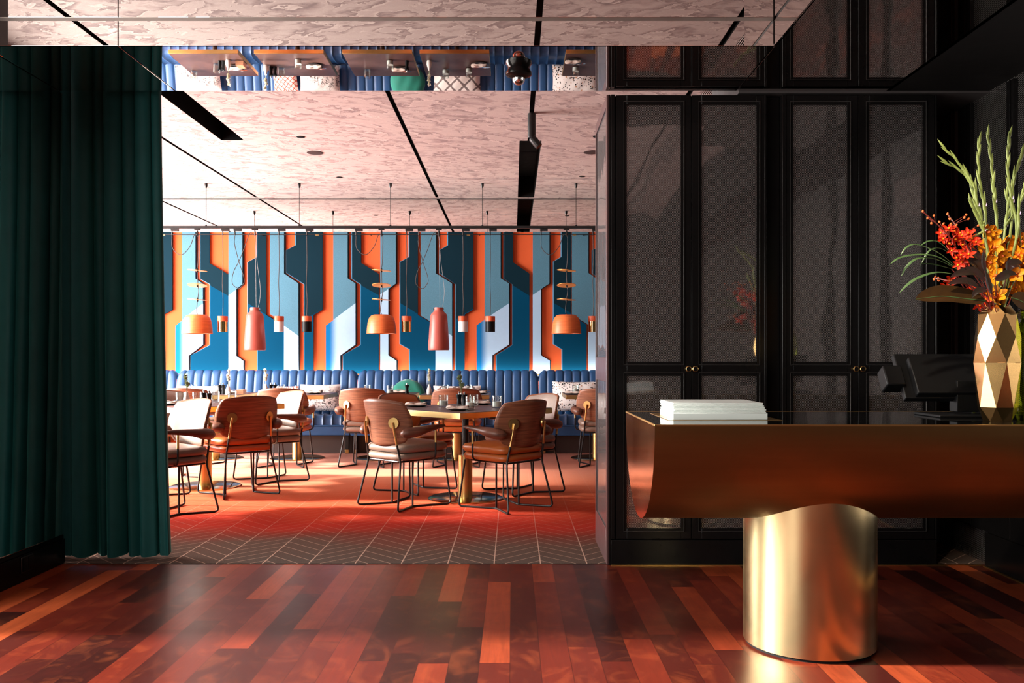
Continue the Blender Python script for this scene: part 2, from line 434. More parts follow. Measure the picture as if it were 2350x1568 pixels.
M['bud'] = petal('orange_bud', srgb(200, 82, 34), srgb(226, 120, 60)); M['stem_red'] = leafm('red_stem', srgb(92, 30, 30), srgb(130, 56, 46))
M['glad'] = leafm('gladiolus_green', srgb(78, 98, 34), srgb(150, 162, 88), .45); M['glad_tip'] = petal('lilac_petal', srgb(176, 150, 196), srgb(210, 190, 222))
M['strap'] = leafm('strap_leaf', srgb(36, 66, 32), srgb(92, 118, 72)); M['ti'] = leafm('purple_green_leaf', srgb(22, 36, 20), srgb(62, 30, 36), .25); M['magnolia'] = leafm('bronze_leaf', srgb(40, 27, 14), srgb(66, 44, 20), .28)
M['sprig'] = leafm('rosemary_green', srgb(96, 116, 78), srgb(176, 182, 140), .6); M['sprig_white'] = leafm('white_blossom', srgb(214, 214, 196), srgb(238, 234, 220), .6)
# ------------------------------------------------------------------ room shell
DY, ZC, ZS, ZCAB, ZP = 4.93, 3.254, 2.668, 2.647, 2.812   # carpet edge, ceiling, mirrored drop, cabinet top, top of the wall panels
structure(MB().box(-3.5, 2.8, -3.1, DY, -.06, 0).build('floor', M['floor'], smooth=False))
structure(MB().box(-6.8, 3.3, DY, 11.45, -.06, .004).build('floor_carpet', M['carpet'], smooth=False))
slots = [(.14, .18, -3.0, 8.36, .05), (.064, .275, 8.36, 11.3, .28), (-1.0, -.962, 4.95, 11.3, .05), (-3.335, -3.3, 4.95, 11.3, .05),
         (-4.67, -4.63, 4.95, 11.3, .05), (-2.79, -2.573, 4.95, 8.34, .28), (-2.735, -2.695, -3.0, 4.15, .05), (1.37, 1.41, -3.0, 3.6, .05),
         (1.49, 1.63, -3.0, 3.6, .07), (1.37, 1.41, 5.6, 11.3, .05), (1.49, 1.63, 5.6, 11.3, .07)]
def ceiling(x0, x1, y0, y1):
    xs = sorted({x0, x1} | {q for s in slots for q in s[:2] if x0 < q < x1})
    ys = sorted({y0, y1} | {q for s in slots for q in s[2:4] if y0 < q < y1})
    b = MB()
    for a, c in zip(xs, xs[1:]):
        for e, g in zip(ys, ys[1:]):
            mx, my = (a + c) / 2, (e + g) / 2
            if not any(s[0] < mx < s[1] and s[2] < my < s[3] for s in slots):
                b.add([(a, e, ZC), (c, e, ZC), (c, g, ZC), (a, g, ZC)], [(0, 1, 2, 3)])
    return b
structure(ceiling(-6.7, 3.2, 4.9, 11.36).build('ceiling', M['cloud'], smooth=False))
structure(ceiling(-3.4, 2.68, -3.1, 4.225).build('ceiling_lobby', M['cloud'], smooth=False))
for i, (a, c, e, g, dp) in enumerate(slots):
    b = MB()
    b.add([(x, y, z) for z in (ZC, ZC + dp) for y in (e, g) for x in (a, c)], [(4, 5, 7, 6), (0, 1, 5, 4), (2, 6, 7, 3), (0, 4, 6, 2), (1, 3, 7, 5)])
    if i in (8, 10):
        for k in range(9):
            xx = a + .007 + k * .0152
            b.box(xx, xx + .0045, e, g, ZC - .001, ZC + .003, 1)
    structure(b.build('trim_%d' % (i + 1), [M['black_matt'], M['cloud']], smooth=False))
structure(MB().box(-6.8, 3.3, 4.8, 11.5, 3.6, 3.64).box(-3.5, 2.8, -3.15, 4.85, 3.6, 3.64).build('ceiling_slab', M['plaster'], smooth=False))
# mirrored drop: two rows of fascia panels, side fascia, soffit panels
mb = lambda *b: MB().box(*b)
n = 20
ZJ = 2.797
for x0, x1 in ((-2.568, -1.903), (-1.898, 1.254)):
    for z0, z1, tilt in ((ZS, ZJ - .009, 0), (ZJ + .009, ZC - .002, -.12)):
        o = structure(mb(x0, x1, 0, .012, 0, z1 - z0).build('trim_%d' % n, M['mirror'], smooth=False, bevel=.0006)); n += 1
        o.location = (0, 4.195, z0); o.rotation_euler = (R(tilt), 0, 0)
structure(mb(-2.568, 1.254, 4.197, 4.209, ZJ - .0095, ZJ + .0095).build('trim_%d' % n, M['satin_trim'], smooth=False)); n += 1
for z0, z1 in ((ZS, ZJ - .009), (ZJ + .009, ZC - .002)):
    structure(mb(1.257, 1.271, 3.655, 4.193, z0, z1).build('trim_%d' % n, M['mirror'], smooth=False, bevel=.0006)); n += 1
    structure(mb(1.273, 2.1, 3.64, 3.652, z0, z1).build('trim_%d' % n, M['mirror'], smooth=False, bevel=.0006)); n += 1
for b in ((-2.565, -1.903, 4.197, 4.9, ZS, ZS + .012), (-1.897, 1.258, 4.197, 4.9, ZS, ZS + .012), (1.263, 2.1, 3.652, 4.9, ZS, ZS + .012)):
    structure(mb(*b).build('ceiling_mirror', M['mirror_dark'] if b[0] > 1 else M['mirror'], smooth=False, bevel=.002))
structure(mb(-3.4, 2.1, 4.885, 4.9, ZS + .002, 3.6).box(-3.4, 1.27, 4.215, 4.225, ZS + .001, 3.6).box(1.272, 1.28, 3.66, 4.225, ZS + .001, 3.6).box(1.28, 2.1, 3.655, 3.665, ZS + .001, 3.6).build('wall_soffit', M['plaster'], smooth=False))
structure(mb(2.1, 2.8, -3.0, 6.3, ZS, ZS + .03).box(2.1, 2.12, -3.0, 6.3, ZS, 3.3).build('ceiling_passage', M['black_matt'], smooth=False))
# lobby walls
structure(mb(-3.5, -3.4, -3.1, -2.9, 0, 3.6).box(-3.5, -3.4, .1, .6, 0, 3.6).box(-3.5, -3.4, 3.75, 4.0, 0, 3.6).box(-3.5, -3.4, -2.9, .1, 0, .25).box(-3.5, -3.4, -2.9, .1, 2.75, 3.6).box(-3.5, -3.4, .6, 3.75, 0, .45).box(-3.5, -3.4, .6, 3.75, 2.75, 3.6).box(-3.5, -2.573, 3.95, 4.95, 0, 3.6).build('wall_left', M['plaster'], smooth=False))
structure(mb(-3.5, 2.8, -3.1, -3.0, 0, 3.6).build('wall_rear', M['plaster'], smooth=False))
structure(mb(2.68, 2.8, -3.1, 6.3, 0, 3.6).build('wall_right', M['mesh_y'], smooth=False))
structure(mb(2.39, 2.8, 6.2, 6.3, 0, 3.6).build('wall_passage', M['black_matt'], smooth=False))
for k, (a, c) in enumerate(((4.62, 4.69), (5.06, 5.2), (5.235, 5.32), (3.55, 3.63), (2.45, 2.53), (1.3, 1.38))):
    b = mb(2.655, 2.68, a, c, .2, ZS - .02)
    b.box(2.648, 2.656, a + (c - a) * .35, a + (c - a) * .45, .2, ZS - .02)
    structure(b.build('trim_%d' % (41 + k), M['kick'] if k == 2 else M['black'], smooth=False, bevel=.002))
structure(mb(2.65, 2.68, -3.0, 4.87, .19, .33).box(2.66, 2.68, 4.87, 6.2, .19, .33).build('trim_50', M['black'], smooth=False, bevel=.003))
structure(mb(2.635, 2.68, -3.0, 4.87, .006, .19).build('baseboard_right', M['black'], smooth=False, bevel=.004))
structure(mb(2.622, 2.636, -3.0, 4.86, 0, .006).box(.552, 2.636, 4.882, 4.896, 0, .006).build('trim_51', M['brass'], smooth=False))
structure(mb(-2.6, -2.545, 3.9, 4.955, 0, .14).box(-2.6, -2.553, 3.9, 4.955, .14, .163).build('baseboard_left', M['black'], smooth=False, bevel=.003))
structure(mb(1.27, 3.3, 4.901, 5.565, ZS - .012, 3.6).box(.57, 1.27, 5.47, 5.565, 0, ZCAB - .01).box(1.27, 3.3, 5.47, 5.565, 0, ZS).build('wall_divider', M['plaster'], smooth=False))
structure(mb(-6.8, -2.9, 4.96, 5.04, 0, 3.6).build('wall_front', M['plaster'], smooth=False))
# dining walls
structure(mb(-6.8, 3.3, 11.36, 11.46, 0, ZP).box(-6.8, 3.3, 11.38, 11.46, ZP, 3.6).build('wall_back', M['orange'], smooth=False))
structure(mb(-6.7, 3.2, 11.36, 11.38, ZP, ZC).build('wall_mirror', M['mirror_pale'], smooth=False))
structure(mb(-6.7, 3.2, 11.35, 11.36, ZC - .012, ZC).build('trim_60', M['black_matt'], smooth=False))
structure(mb(3.2, 3.3, 5.56, 11.4, 0, 3.6).build('wall_dining', M['plaster'], smooth=False))
structure(mb(-6.8, -6.7, 5.0, 6.5, 0, 3.6).box(-6.8, -6.7, 10.55, 11.4, 0, 3.6).box(-6.8, -6.7, 6.5, 10.55, 0, .12).box(-6.8, -6.7, 6.5, 10.55, 3.1, 3.6).build('wall_window', M['plaster'], smooth=False))
b = MB()
for k in range(4): b.box(-6.79, -6.71, 6.5 + k * 1.33, 6.56 + k * 1.33, .12, 3.1)
b.box(-6.79, -6.71, 6.5, 10.55, .12, .18).box(-6.79, -6.71, 6.5, 10.55, 3.04, 3.1)
structure(b.build('window_1', M['black_matt'], smooth=False))
b = MB()
for k in range(4): b.box(-3.48, -3.42, .6 + k * 1.03, .66 + k * 1.03, .45, 2.75)
b.box(-3.48, -3.42, .6, 3.75, .45, .5).box(-3.48, -3.42, .6, 3.75, 2.7, 2.75)
structure(b.build('window_2', M['black_matt'], smooth=False))
b = MB()
for k in range(4): b.box(-3.48, -3.42, -2.9 + k * .98, -2.84 + k * .98, .25, 2.75)
b.box(-3.48, -3.42, -2.9, .1, .25, .3).box(-3.48, -3.42, -2.9, .1, 2.7, 2.75)
structure(b.build('window_3', M['black_matt'], smooth=False))
mr = MB().box(-2.571, -2.552, 3.96, 4.94, .163, ZS - .001).build('wall_mirror', M['mirror'], smooth=False, bevel=.004)
tag(mr, 'tall wall mirror above black skirting reflecting the green curtain', 'mirror'); mr.name = 'mirror'
# skirting outlet
ou = thing('power_outlet', 'dark square double power outlet on the black skirting', 'outlet', (-2.545, 4.56, .09))
MB().box(0, .006, -.055, .055, -.042, .042).build('cover_plate', M['bead'], ou, bevel=.002)
for s in (-.026, .026): MB().box(.006, .01, s - .018, s + .018, -.034, .034).build('socket', M['black'], ou)

# ------------------------------------------------------------------ back wall panels (traced in units of 1/4.4815 px)
DB = 11.345
def wp(x0, pts, d=DB): return [(at(x0 + a / 4.4815, 510 + c / 4.4815, d).x, at(0, 510 + c / 4.4815, d).z) for a, c in pts]
def clip(poly, p, q, side):                     # half-plane clip of a polygon by the line p-q
    out = []
    sd = lambda r: ((q[0] - p[0]) * (r[1] - p[1]) - (q[1] - p[1]) * (r[0] - p[0])) * side
    for a, c in zip(poly, poly[1:] + poly[:1]):
        sa, sc = sd(a), sd(c)
        if sa >= 0: out.append(a)
        if (sa > 0) != (sc > 0) and abs(sa - sc) > 1e-9:
            t = sa / (sa - sc); out.append((a[0] + (c[0] - a[0]) * t, a[1] + (c[1] - a[1]) * t))
    return out
T0, B0 = 100, 1560
panels = [
 (350, 'n', [(-100, T0), (210, T0), (210, 905), (108, 957), (108, B0), (-20, B0), (-20, 640), (-100, 600)], ((-20, 1010), (110, 955)), 'leftmost dark navy wall panel, partly behind the green curtain'),
 (350, 'l', [(312, T0), (448, T0), (448, 582), (525, 635), (525, 1260), (378, 1375), (378, B0), (243, B0), (243, 1068), (312, 1012)], ((243, 1058), (525, 838)), 'grey-blue and pale wall panel with zigzag edges behind the left dome pendant'),
 (350, 'n', [(498, T0), (592, T0), (592, 425), (785, 540), (785, B0), (398, B0), (398, 1372), (597, 1265), (597, 640), (498, 585)], ((597, 652), (785, 760)), 'navy over blue wall panel behind the left brass-and-orange cylinder pendant'),
 (350, 'l', [(788, T0), (930, T0), (930, 640), (865, 695), (865, 1375), (937, 1425), (937, B0), (788, B0)], ((788, 755), (865, 698)), 'narrow grey-blue and pale panel left of the left terracotta bottle pendant'),
 (350, 'n', [(1080, T0), (1172, T0), (1172, 955), (1357, 1065), (1357, B0), (1085, B0), (1085, 1312), (985, 1255), (985, 412), (1080, 360)], ((985, 835), (1172, 952)), 'navy over blue wall panel behind the left terracotta bottle pendant'),
 (610, 'l', [(48, T0), (192, T0), (192, 530), (340, 632), (340, B0), (192, B0), (192, 1040), (48, 945)], ((192, 1065), (340, 1170)), 'grey-blue over pale panel behind the left white cylinder pendant'),
 (610, 'n', [(310, T0), (587, T0), (587, 900), (492, 955), (492, B0), (400, B0), (400, 640), (215, 520), (215, 290), (310, 240)], ((400, 1000), (492, 950)), 'wide dark navy panel behind the left black cylinder pendant'),
 (610, 'l', [(697, T0), (845, T0), (845, 580), (925, 632), (925, 1260), (768, 1372), (768, B0), (622, B0), (622, 1065), (697, 1010)], ((622, 1062), (925, 835)), 'grey-blue and pale zigzag panel left of the middle dome pendant'),
 (610, 'n', [(890, T0), (982, T0), (982, 420), (1163, 532), (1163, B0), (800, B0), (800, 1368), (980, 1265), (980, 640), (890, 582)], ((980, 650), (1163, 752)), 'navy over teal panel behind the left half of the middle dome pendant'),
 (870, 'l', [(15, T0), (175, T0), (175, 632), (97, 690), (97, 1370), (180, 1425), (180, B0), (15, B0)], ((15, 745), (97, 690)), 'narrow grey-blue and pale panel behind the right half of the middle dome pendant'),
 (870, 'n', [(312, T0), (400, T0), (400, 955), (580, 1062), (580, B0), (318, B0), (318, 1310), (220, 1255), (220, 410), (312, 360)], ((220, 833), (400, 945)), 'navy over blue panel behind the middle brass-and-orange cylinder pendant'),
 (870, 'l', [(430, T0), (587, T0), (587, 530), (752, 632), (752, B0), (582, B0), (582, 1055), (430, 962)], ((582, 1062), (752, 1170)), 'grey-blue over pale panel behind the right terracotta bottle pendant'),
 (870, 'n', [(710, T0), (968, T0), (968, 900), (880, 950), (880, B0), (792, B0), (792, 640), (625, 525), (625, 290), (710, 240)], ((792, 1000), (880, 945)), 'wide dark navy panel behind the right white cylinder pendant'),
 (1120, 'l', [(-35, T0), (130, T0), (130, 580), (217, 632), (217, 1260), (45, 1370), (45, B0), (-117, B0), (-117, 1062), (-35, 1005)], ((-117, 1055), (217, 835)), 'grey-blue and pale zigzag panel behind the right black cylinder pendant'),
 (1120, 'n', [(167, T0), (257, T0), (257, 415), (425, 530), (425, B0), (90, B0), (90, 1368), (255, 1265), (255, 640), (167, 580)], ((255, 652), (425, 757)), 'navy over teal panel right of the right black cylinder pendant'),
 (1120, 'l', [(460, T0), (630, T0), (630, 632), (543, 690), (543, 1370), (635, 1425), (635, B0), (460, B0)], ((460, 750), (543, 695)), 'narrow grey-blue and pale panel left of the right dome pendant'),
 (1120, 'n', [(757, T0), (850, T0), (850, 950), (1012, 1055), (1012, B0), (765, B0), (765, 1310), (676, 1255), (676, 407), (757, 358)], ((676, 833), (850, 935)), 'navy over slate panel behind the right dome pendant and its discs'),
 (1120, 'l', [(862, T0), (1030, T0), (1030, 525), (1200, 640), (1200, B0), (1030, B0), (1030, 1055), (862, 950)], ((1030, 1062), (1200, 1170)), 'grey-blue over pale panel behind the rightmost brass cylinder pendant'),
 (1120, 'n', [(1165, T0), (1430, T0), (1430, B0), (1240, B0), (1240, 640), (1075, 525), (1075, 290), (1165, 245)], ((1240, 1000), (1430, 950)), 'rightmost dark navy panel, cut off by the cabinet side'),
]
zt = ZP
for i, (x0, kind, pts, (p, q), lab) in enumerate(panels):
    poly = [(x, min(z, zt)) for x, z in wp(x0, pts)]
    l0, l1 = wp(x0, [p, q])
    up, lo = clip(poly, l0, l1, 1), clip(poly, l0, l1, -1)
    r = thing('wall_panel', lab, 'wall panel', (0, 0, 0), 0, 'geometric acoustic panels on the back wall')
    y0 = 11.36
    front, back = (11.318, 11.345) if kind == 'l' else (11.326, 11.345)
    MB().prism(up, front, back).build('upper_face', M['sky' if kind == 'l' else 'navy'], r, smooth=False)
    if kind == 'l':
        mx = min(x for x, z in lo)
        mat = ombre('pale_ombre', srgb(0, 98, 156), srgb(158, 186, 212), mx, mx + .17) if (q[0] - p[0]) > 200 else M['pale']
    else: mat = M['deep']
    MB().prism(lo, front, back).build('lower_face', mat, r, smooth=False)
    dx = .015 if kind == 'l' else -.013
    MB().prism([(x + dx, min(z, zt)) for x, z in poly], 11.345, y0).build('edge_shading', M['edge_dark' if kind == 'l' else 'edge_sky'], r, smooth=False)  # added offset copy: shadow line beside light panels, lit edge beside navy, in colour
# ------------------------------------------------------------------ banquette
def channel(path, x0, x1, n, amp, samp=7, ends=0.0):
    P = [V((0, y, z)) for y, z in path]
    k = len(P)
    Nn = []
    for i in range(k):
        t = (P[min(i + 1, k - 1)] - P[max(i - 1, 0)]).normalized()
        Nn.append(V((0, -t.z, t.y)))
    xs = []
    w = (x1 - x0) / n
    for c in range(n):
        for q in range(samp):
            t = -1 + 2 * q / samp
            xs.append((x0 + (c + (t + 1) / 2) * w, (1 - abs(t) ** 3.5)))
    xs.append((x1, 0))
    b = MB()
    vs = []
    zmax = max(p.z for p in P)
    for i in range(k):
        for x, h in xs:
            e = min(x - x0, x1 - x)
            drop = ends * (1 - min(1, e / .09)) ** 2 * max(0, (P[i].z - .8) / (zmax - .8))
            edge = min(1, e / .02)
            p = P[i] + Nn[i] * (amp * h * (.3 + .7 * edge))
            vs.append((x, p.y, p.z - drop))
    m = len(xs)
    b.add(vs, [(i * m + j, i * m + j + 1, (i + 1) * m + j + 1, (i + 1) * m + j) for i in range(k - 1) for j in range(m - 1)])
    return b
back_path = smooth_path([(11.0, .44), (11.03, .56), (11.075, .8), (11.1, .93), (11.125, .985), (11.165, 1.005), (11.21, .985), (11.225, .9)], 3)
seat_path = smooth_path([(11.08, .455), (10.9, .475), (10.72, .49), (10.645, .485), (10.605, .455), (10.595, .41), (10.595, .352)], 3)
secs = [(-6.4, -4.281, 19, 'leftmost blue channel-tufted banquette, mostly hidden by the green curtain'), (-4.279, -1.981, 21, 'blue channel-tufted banquette between the curtain side and the first back joint'),
        (-1.979, .324, 21, 'blue channel-tufted banquette behind the middle tables, green round cushion on it'), (.326, 2.6, 21, 'rightmost blue channel-tufted banquette holding the speckled cushion')]
for x0, x1, n, lab in secs:
    r = thing('banquette', lab, 'banquette', ((x0 + x1) / 2, 10.9, 0), 0, 'blue banquettes along the back wall')
    off = V((-(x0 + x1) / 2, -10.9, 0))
    def sh(b): b.v = [tuple(V(p) + off) for p in b.v]; return b
    sh(channel(back_path, x0, x1, n, .014, 11, .06)).build('back_cushion', M['blue'], r, ang=50)
    sh(channel(seat_path, x0, x1, n, .014, 9)).build('seat_cushion', M['blue'], r, ang=50)
    sh(MB().tube([(x0 + .01, 10.592, .348), (x1 - .01, 10.592, .348)], .009, 8)).build('piping', M['blue'], r)
    sh(MB().box(x0, x1, 10.6, 11.1, .226, .345)).build('apron', M['blue'], r, bevel=.01)
    sh(MB().box(x0, x1, 10.74, 11.22, .004, .226)).build('toe_kick', M['kick'], r)
    for fx in (x0 + .05, x1 - .05):
        sh(MB().box(fx - .022, fx + .022, 10.66, 10.72, .004, .05)).build('foot', M['brass'], r, bevel=.002)
        sh(MB().box(fx - .022, fx + .022, 10.66, 10.72, .05, .226)).build('leg', M['steel_black'], r, bevel=.002)
led = MB().box(-6.3, 2.6, 11.255, 11.275, .93, .942).build('led_strip', emit('warm_led', (1, .82, .66), 75), smooth=False)
tag(led, 'warm light strip hidden behind the top of the blue banquettes', 'light strip')

# cushions
def cushion(name, label, w, h, d, mat, loc, tilt=-12, rz=0, round_=0):
    b = MB()
    def side(sg):
        def fn(u, v):
            a, c = u * 2 - 1, v * 2 - 1
            if round_:
                x, z = a * math.sqrt(1 - c * c / 2), c * math.sqrt(1 - a * a / 2)
            else:
                x, z = a * (1 - .07 * (1 - c * c) ** 1), c * (1 - .07 * (1 - a * a))
                k = .12; x, z = x * (1 - k * (1 - math.sqrt(1 - c * c / 2))), z * (1 - k * (1 - math.sqrt(1 - a * a / 2)))
            th = (max(0, 1 - abs(a) ** 2.4) * max(0, 1 - abs(c) ** 2.4)) ** .55
            wr = .004 * math.sin(a * 9 + c * 4) * th
            return V((x * w / 2, sg * (th * d / 2 + wr), z * h / 2))
        return fn
    b.grid(side(-1), 18, 18); b.grid(side(1), 18, 18, flip=True)
    o = b.build(name, mat, ang=70)
    o.location = loc; o.rotation_euler = (R(tilt), 0, R(rz))
    return tag(o, label, 'cushion', None)
def cpos(px, py, y): q = at(px, py, y); return (q.x, q.y, q.z)
cushion('cushion', 'black and white scenic print cushion with a little house on the blue banquette', .52, .36, .15, M['toile'], (-2.42, 10.93, .672), -14, 3)
cushion('cushion', 'small white cushion with red lattice print behind the second banquette table', .34, .34, .13, M['red_lattice'], (-2.86, 10.95, .66), -14, -12)
cushion('cushion', 'round emerald velvet cushion leaning on the blue banquette', .44, .44, .14, M['green_velvet'], (-1.32, 10.95, .69), -14, 0, 1)
cushion('cushion', 'pale grey patterned cushion behind the fourth banquette table', .62, .36, .14, M['grey_print'], (-.70, 10.95, .655), -14, 4)
cushion('cushion', 'white cushion with black terrazzo speckles on the right end of the banquette', .62, .40, .15, M['terrazzo'], (.79, 10.9, .69), -14, -3)
cushion('cushion', 'white scenic print cushion behind the leftmost banquette table', .60, .36, .14, M['toile'], (-3.95, 10.95, .655), -14, -4)

# ------------------------------------------------------------------ chairs
def make_chair(kind, pad, lin):
    t = thing('dining_chair', 'x', 'chair')
    def shell(x, z, y_off, wid, hei):
        def fn(u, v):
            a, c = u * 2 - 1, v * 2 - 1
            k = .5 if c > 0 else .62
            sx = a * (1 - k * (1 - math.sqrt(1 - min(1, c * c) / 2 * (1 if c > 0 else .9))))
            sz = c * (1 - k * (1 - math.sqrt(1 - a * a / 2)))
            xx, zz = sx * wid * (1 - .10 * max(0, -c) ** 1.5), z + sz * hei
            yy = -.262 + (xx / .27) ** 2 * .115 - (zz - .668) * .22 + y_off
            return V((xx, yy, zz))
        return fn
    MB().grid(shell(0, .668, 0, .272, .182), 22, 16).build('backrest', M['walnut'], t, solid=.018, ang=60)
    b = MB()
    s0, s1 = shell(0, .672, .012, .252, .168), shell(0, .672, .012, .252, .168)
    def puff(u, v):
        p = s0(u, v); a, c = u * 2 - 1, v * 2 - 1
        th = (max(0, 1 - a ** 4) * max(0, 1 - c ** 4)) ** .5
        return p + V((0, .032 * th, 0))
    b.grid(puff, 20, 14, flip=True); b.grid(s1, 20, 14)
    b.build('back_upholstery', M[lin], t, ang=60)
    # armrests: a swelling elbow on the shell that tapers to a horn
    for s in (-1, 1):
        pts = smooth_path([(s * .222, -.222, .586), (s * .240, -.205, .590), (s * .264, -.172, .596), (s * .292, -.11, .606), (s * .299, -.03, .618), (s * .290, .06, .626), (s * .278, .135, .630), (s * .268, .185, .631)], 4)
        MB().tube(pts, [.014, .041, .050, .046, .033, .025, .018, .012], 14, sy=.86).build('armrest', M['walnut_arm'], t, ang=60)
    # seat
    def pad_mesh(w, y0, y1, z0, z1, r, crown):
        out = []
        N = 40
        for i in range(N):
            a = 2 * math.pi * i / N
            ca, sa = math.cos(a), math.sin(a)
            e = 2 / 5.0
            out.append((math.copysign(abs(ca) ** e, ca), math.copysign(abs(sa) ** e, sa)))
        prof = [(0, z0), (.8, z0), (.95, z0 + .004), (1, z0 + (z1 - z0) * .3), (1.0, z0 + (z1 - z0) * .62), (.955, z1 - (z1 - z0) * .12), (.82, z1), (.5, z1 + crown * .8), (0, z1 + crown)]
        vs = []
        for q, z in prof:
            for a, c in out: vs.append((a * q * w * (1 + .03 * c), (y0 + y1) / 2 + c * q * (y1 - y0) / 2, z))
        return MB().add(vs, [(i * N + j, i * N + (j + 1) % N, (i + 1) * N + (j + 1) % N, (i + 1) * N + j) for i in range(len(prof) - 1) for j in range(N)])
    pad_mesh(.247, -.225, .275, .378, .438, 0, 0).build('seat_base', M[pad], t, ang=60)
    pad_mesh(.252, -.225, .285, .436, .502, 0, .02).build('seat_cushion', M[pad], t, ang=60)
    MB().tube(fillet([(-.19, .0, .371), (-.19, -.2, .371), (.19, -.2, .371), (.19, .21, .371), (-.19, .21, .371), (-.19, 0, .371)], .03), .0075, 8).build('seat_frame', M['steel_black'], t)
    for s in (-1, 1):
        MB().tube(fillet([(s * .184, -.226, .50), (s * .196, -.2, .37), (s * .25, -.272, .008), (s * .125, -.02, .008), (s * .25, .272, .008), (s * .215, .235, .372)], .035, 5), .0078, 8).build('leg_frame', M['steel_black'], t)
        MB().tube([(s * .125, -.02, .008), (s * .125, -.02, .372)], .0075, 8).build('centre_leg', M['steel_black'], t)
        up = MB().tube([(s * .169, -.256, .672), (s * .184, -.227, .50)], .0095, 10).build('brass_sleeve', M['brass'], t)
        MB().lathe([(0, 0), (.042, 0), (.042, .012), (0, .012)], (s * .161, -.236, .668), 28, mat=Matrix.Rotation(R(27 * s), 3, 'Z') @ Matrix.Rotation(R(90), 3, 'X')).build('mounting_disc', M['brass'], t)
        MB().tube([(s * .287, .075, .625), (s * .287, .075, .51)], .009, 10).build('arm_sleeve', M['brass'], t)
        MB().tube(fillet([(s * .287, .075, .51), (s * .287, .075, .385), (s * .19, .075, .371)], .05, 6), .0078, 8).build('arm_support', M['steel_black'], t)
    return t
A = make_chair('taupe', 'taupe', 'cream'); B = make_chair('cognac', 'cognac', 'cognac')
used = {}
GC = 'walnut armchairs around the dining tables'
def chair(p, kind, x, y, fx, fy, label):
    rz = math.atan2(-fx, fy)
    if kind not in used: used[kind] = 1; o = p; o.location = (x, y, .004); o.rotation_euler = (0, 0, rz); o['label'] = label; o['group'] = GC
    else: o = dup(p, (x, y, .004), rz, label, GC)
    return o
chair(A, 'a', -.86, 6.90, .68, .73, 'walnut armchair with taupe seat, back to viewer, at near left of the front table')
chair(B, 'b', -.055, 6.80, -.72, .69, 'walnut armchair with cognac seat, back to viewer, at near right of the front table')
chair(B, 'b', -.86, 7.68, .80, -.60, 'cognac-backed armchair facing viewer behind the front table, left of its candle')
chair(A, 'a', .09, 7.62, -.84, -.54, 'taupe-backed armchair behind the front table, half hidden by the near right chair')
chair(A, 'a', -2.58, 6.52, -.654, -.756, 'cream-lined armchair nearest the green curtain, turned away from the tables')
chair(B, 'b', -2.35, 7.47, -.66, .75, 'walnut armchair with bright cognac seat, back to viewer, at the left table')
chair(A, 'a', -2.30, 8.30, -.76, -.65, 'cream-lined armchair on the far right side of the left table')
chair(A, 'a', -3.30, 8.42, .72, -.69, 'taupe-backed armchair on the far side of the left table, beside the curtain edge')
chair(B, 'b', -3.12, 7.42, .70, .71, 'cognac armchair on the near left side of the left table, mostly behind the cream-lined chair')
chair(A, 'a', -3.47, 9.47, .05, 1, 'walnut armchair facing the banquette at the leftmost banquette table')
chair(B, 'b', -2.47, 9.47, -.05, 1, 'walnut armchair with cognac seat facing the banquette, behind the cream-lined chair')
chair(A, 'a', -1.575, 9.48, .12, 1, 'walnut armchair with taupe seat facing the banquette, left of the front table')
chair(B, 'b', -.60, 9.48, .0, 1, 'walnut armchair with cognac seat facing the banquette, directly behind the front table')
chair(A, 'a', .965, 9.47, .06, 1, 'walnut armchair with taupe seat beside the cabinet side, below the speckled cushion')

# ------------------------------------------------------------------ tables
def make_table(sx, sy, plate):
    t = thing('dining_table', 'x', 'table')
    MB().box(-sx / 2, sx / 2, -sy / 2, sy / 2, .704, .748).build('edge_band', M['brass_side'], t, bevel=.001)
    MB().box(-sx / 2 + .003, sx / 2 - .003, -sy / 2 + .003, sy / 2 - .003, .748, .751).build('tabletop', M['tabletop'], t, smooth=False)
    MB().tube([(0, 0, .33), (0, 0, .704)], .027, 20).build('upper_column', M['steel_black'], t)
    MB().tube([(0, 0, .012), (0, 0, .36)], .058, 32).build('column_sleeve', M['brass'], t)
    MB().lathe([(0, 0), (plate, 0), (plate, .006), (plate - .012, .012), (0, .016)], n=56).build('base_plate', M['brass_plate'], t)
    return t
T = make_table(1.02, 1.02, .31); T.location = (-.394, 7.23, .004); T.rotation_euler = (0, 0, R(45))
tag(T, 'square dark table with brass edge and round brass base in the front centre', 'table', 'four-seat tables set cornerwise')
T2 = dup(T, (-2.79, 7.90, .004), R(45), 'square dark table with brass edge on the left behind the cream-lined chair')
TB = make_table(.78, .78, .31)
bx = [(-3.47, 'leftmost banquette table, behind the left four-seat table'), (-2.51, 'second banquette table from the left, in front of the red lattice cushion'), (-1.52, 'third banquette table from the left, in front of the green round cushion'),
      (-.655, 'fourth banquette table from the left, directly behind the front table'), (.985, 'rightmost banquette table, in front of the speckled cushion')]
for i, (x, lab) in enumerate(bx):
    if i == 0: TB.location = (x, 10.15, .004); o = TB
    else: o = dup(TB, (x, 10.15, .004))
    tag(o, lab, 'table', 'small tables along the banquette')

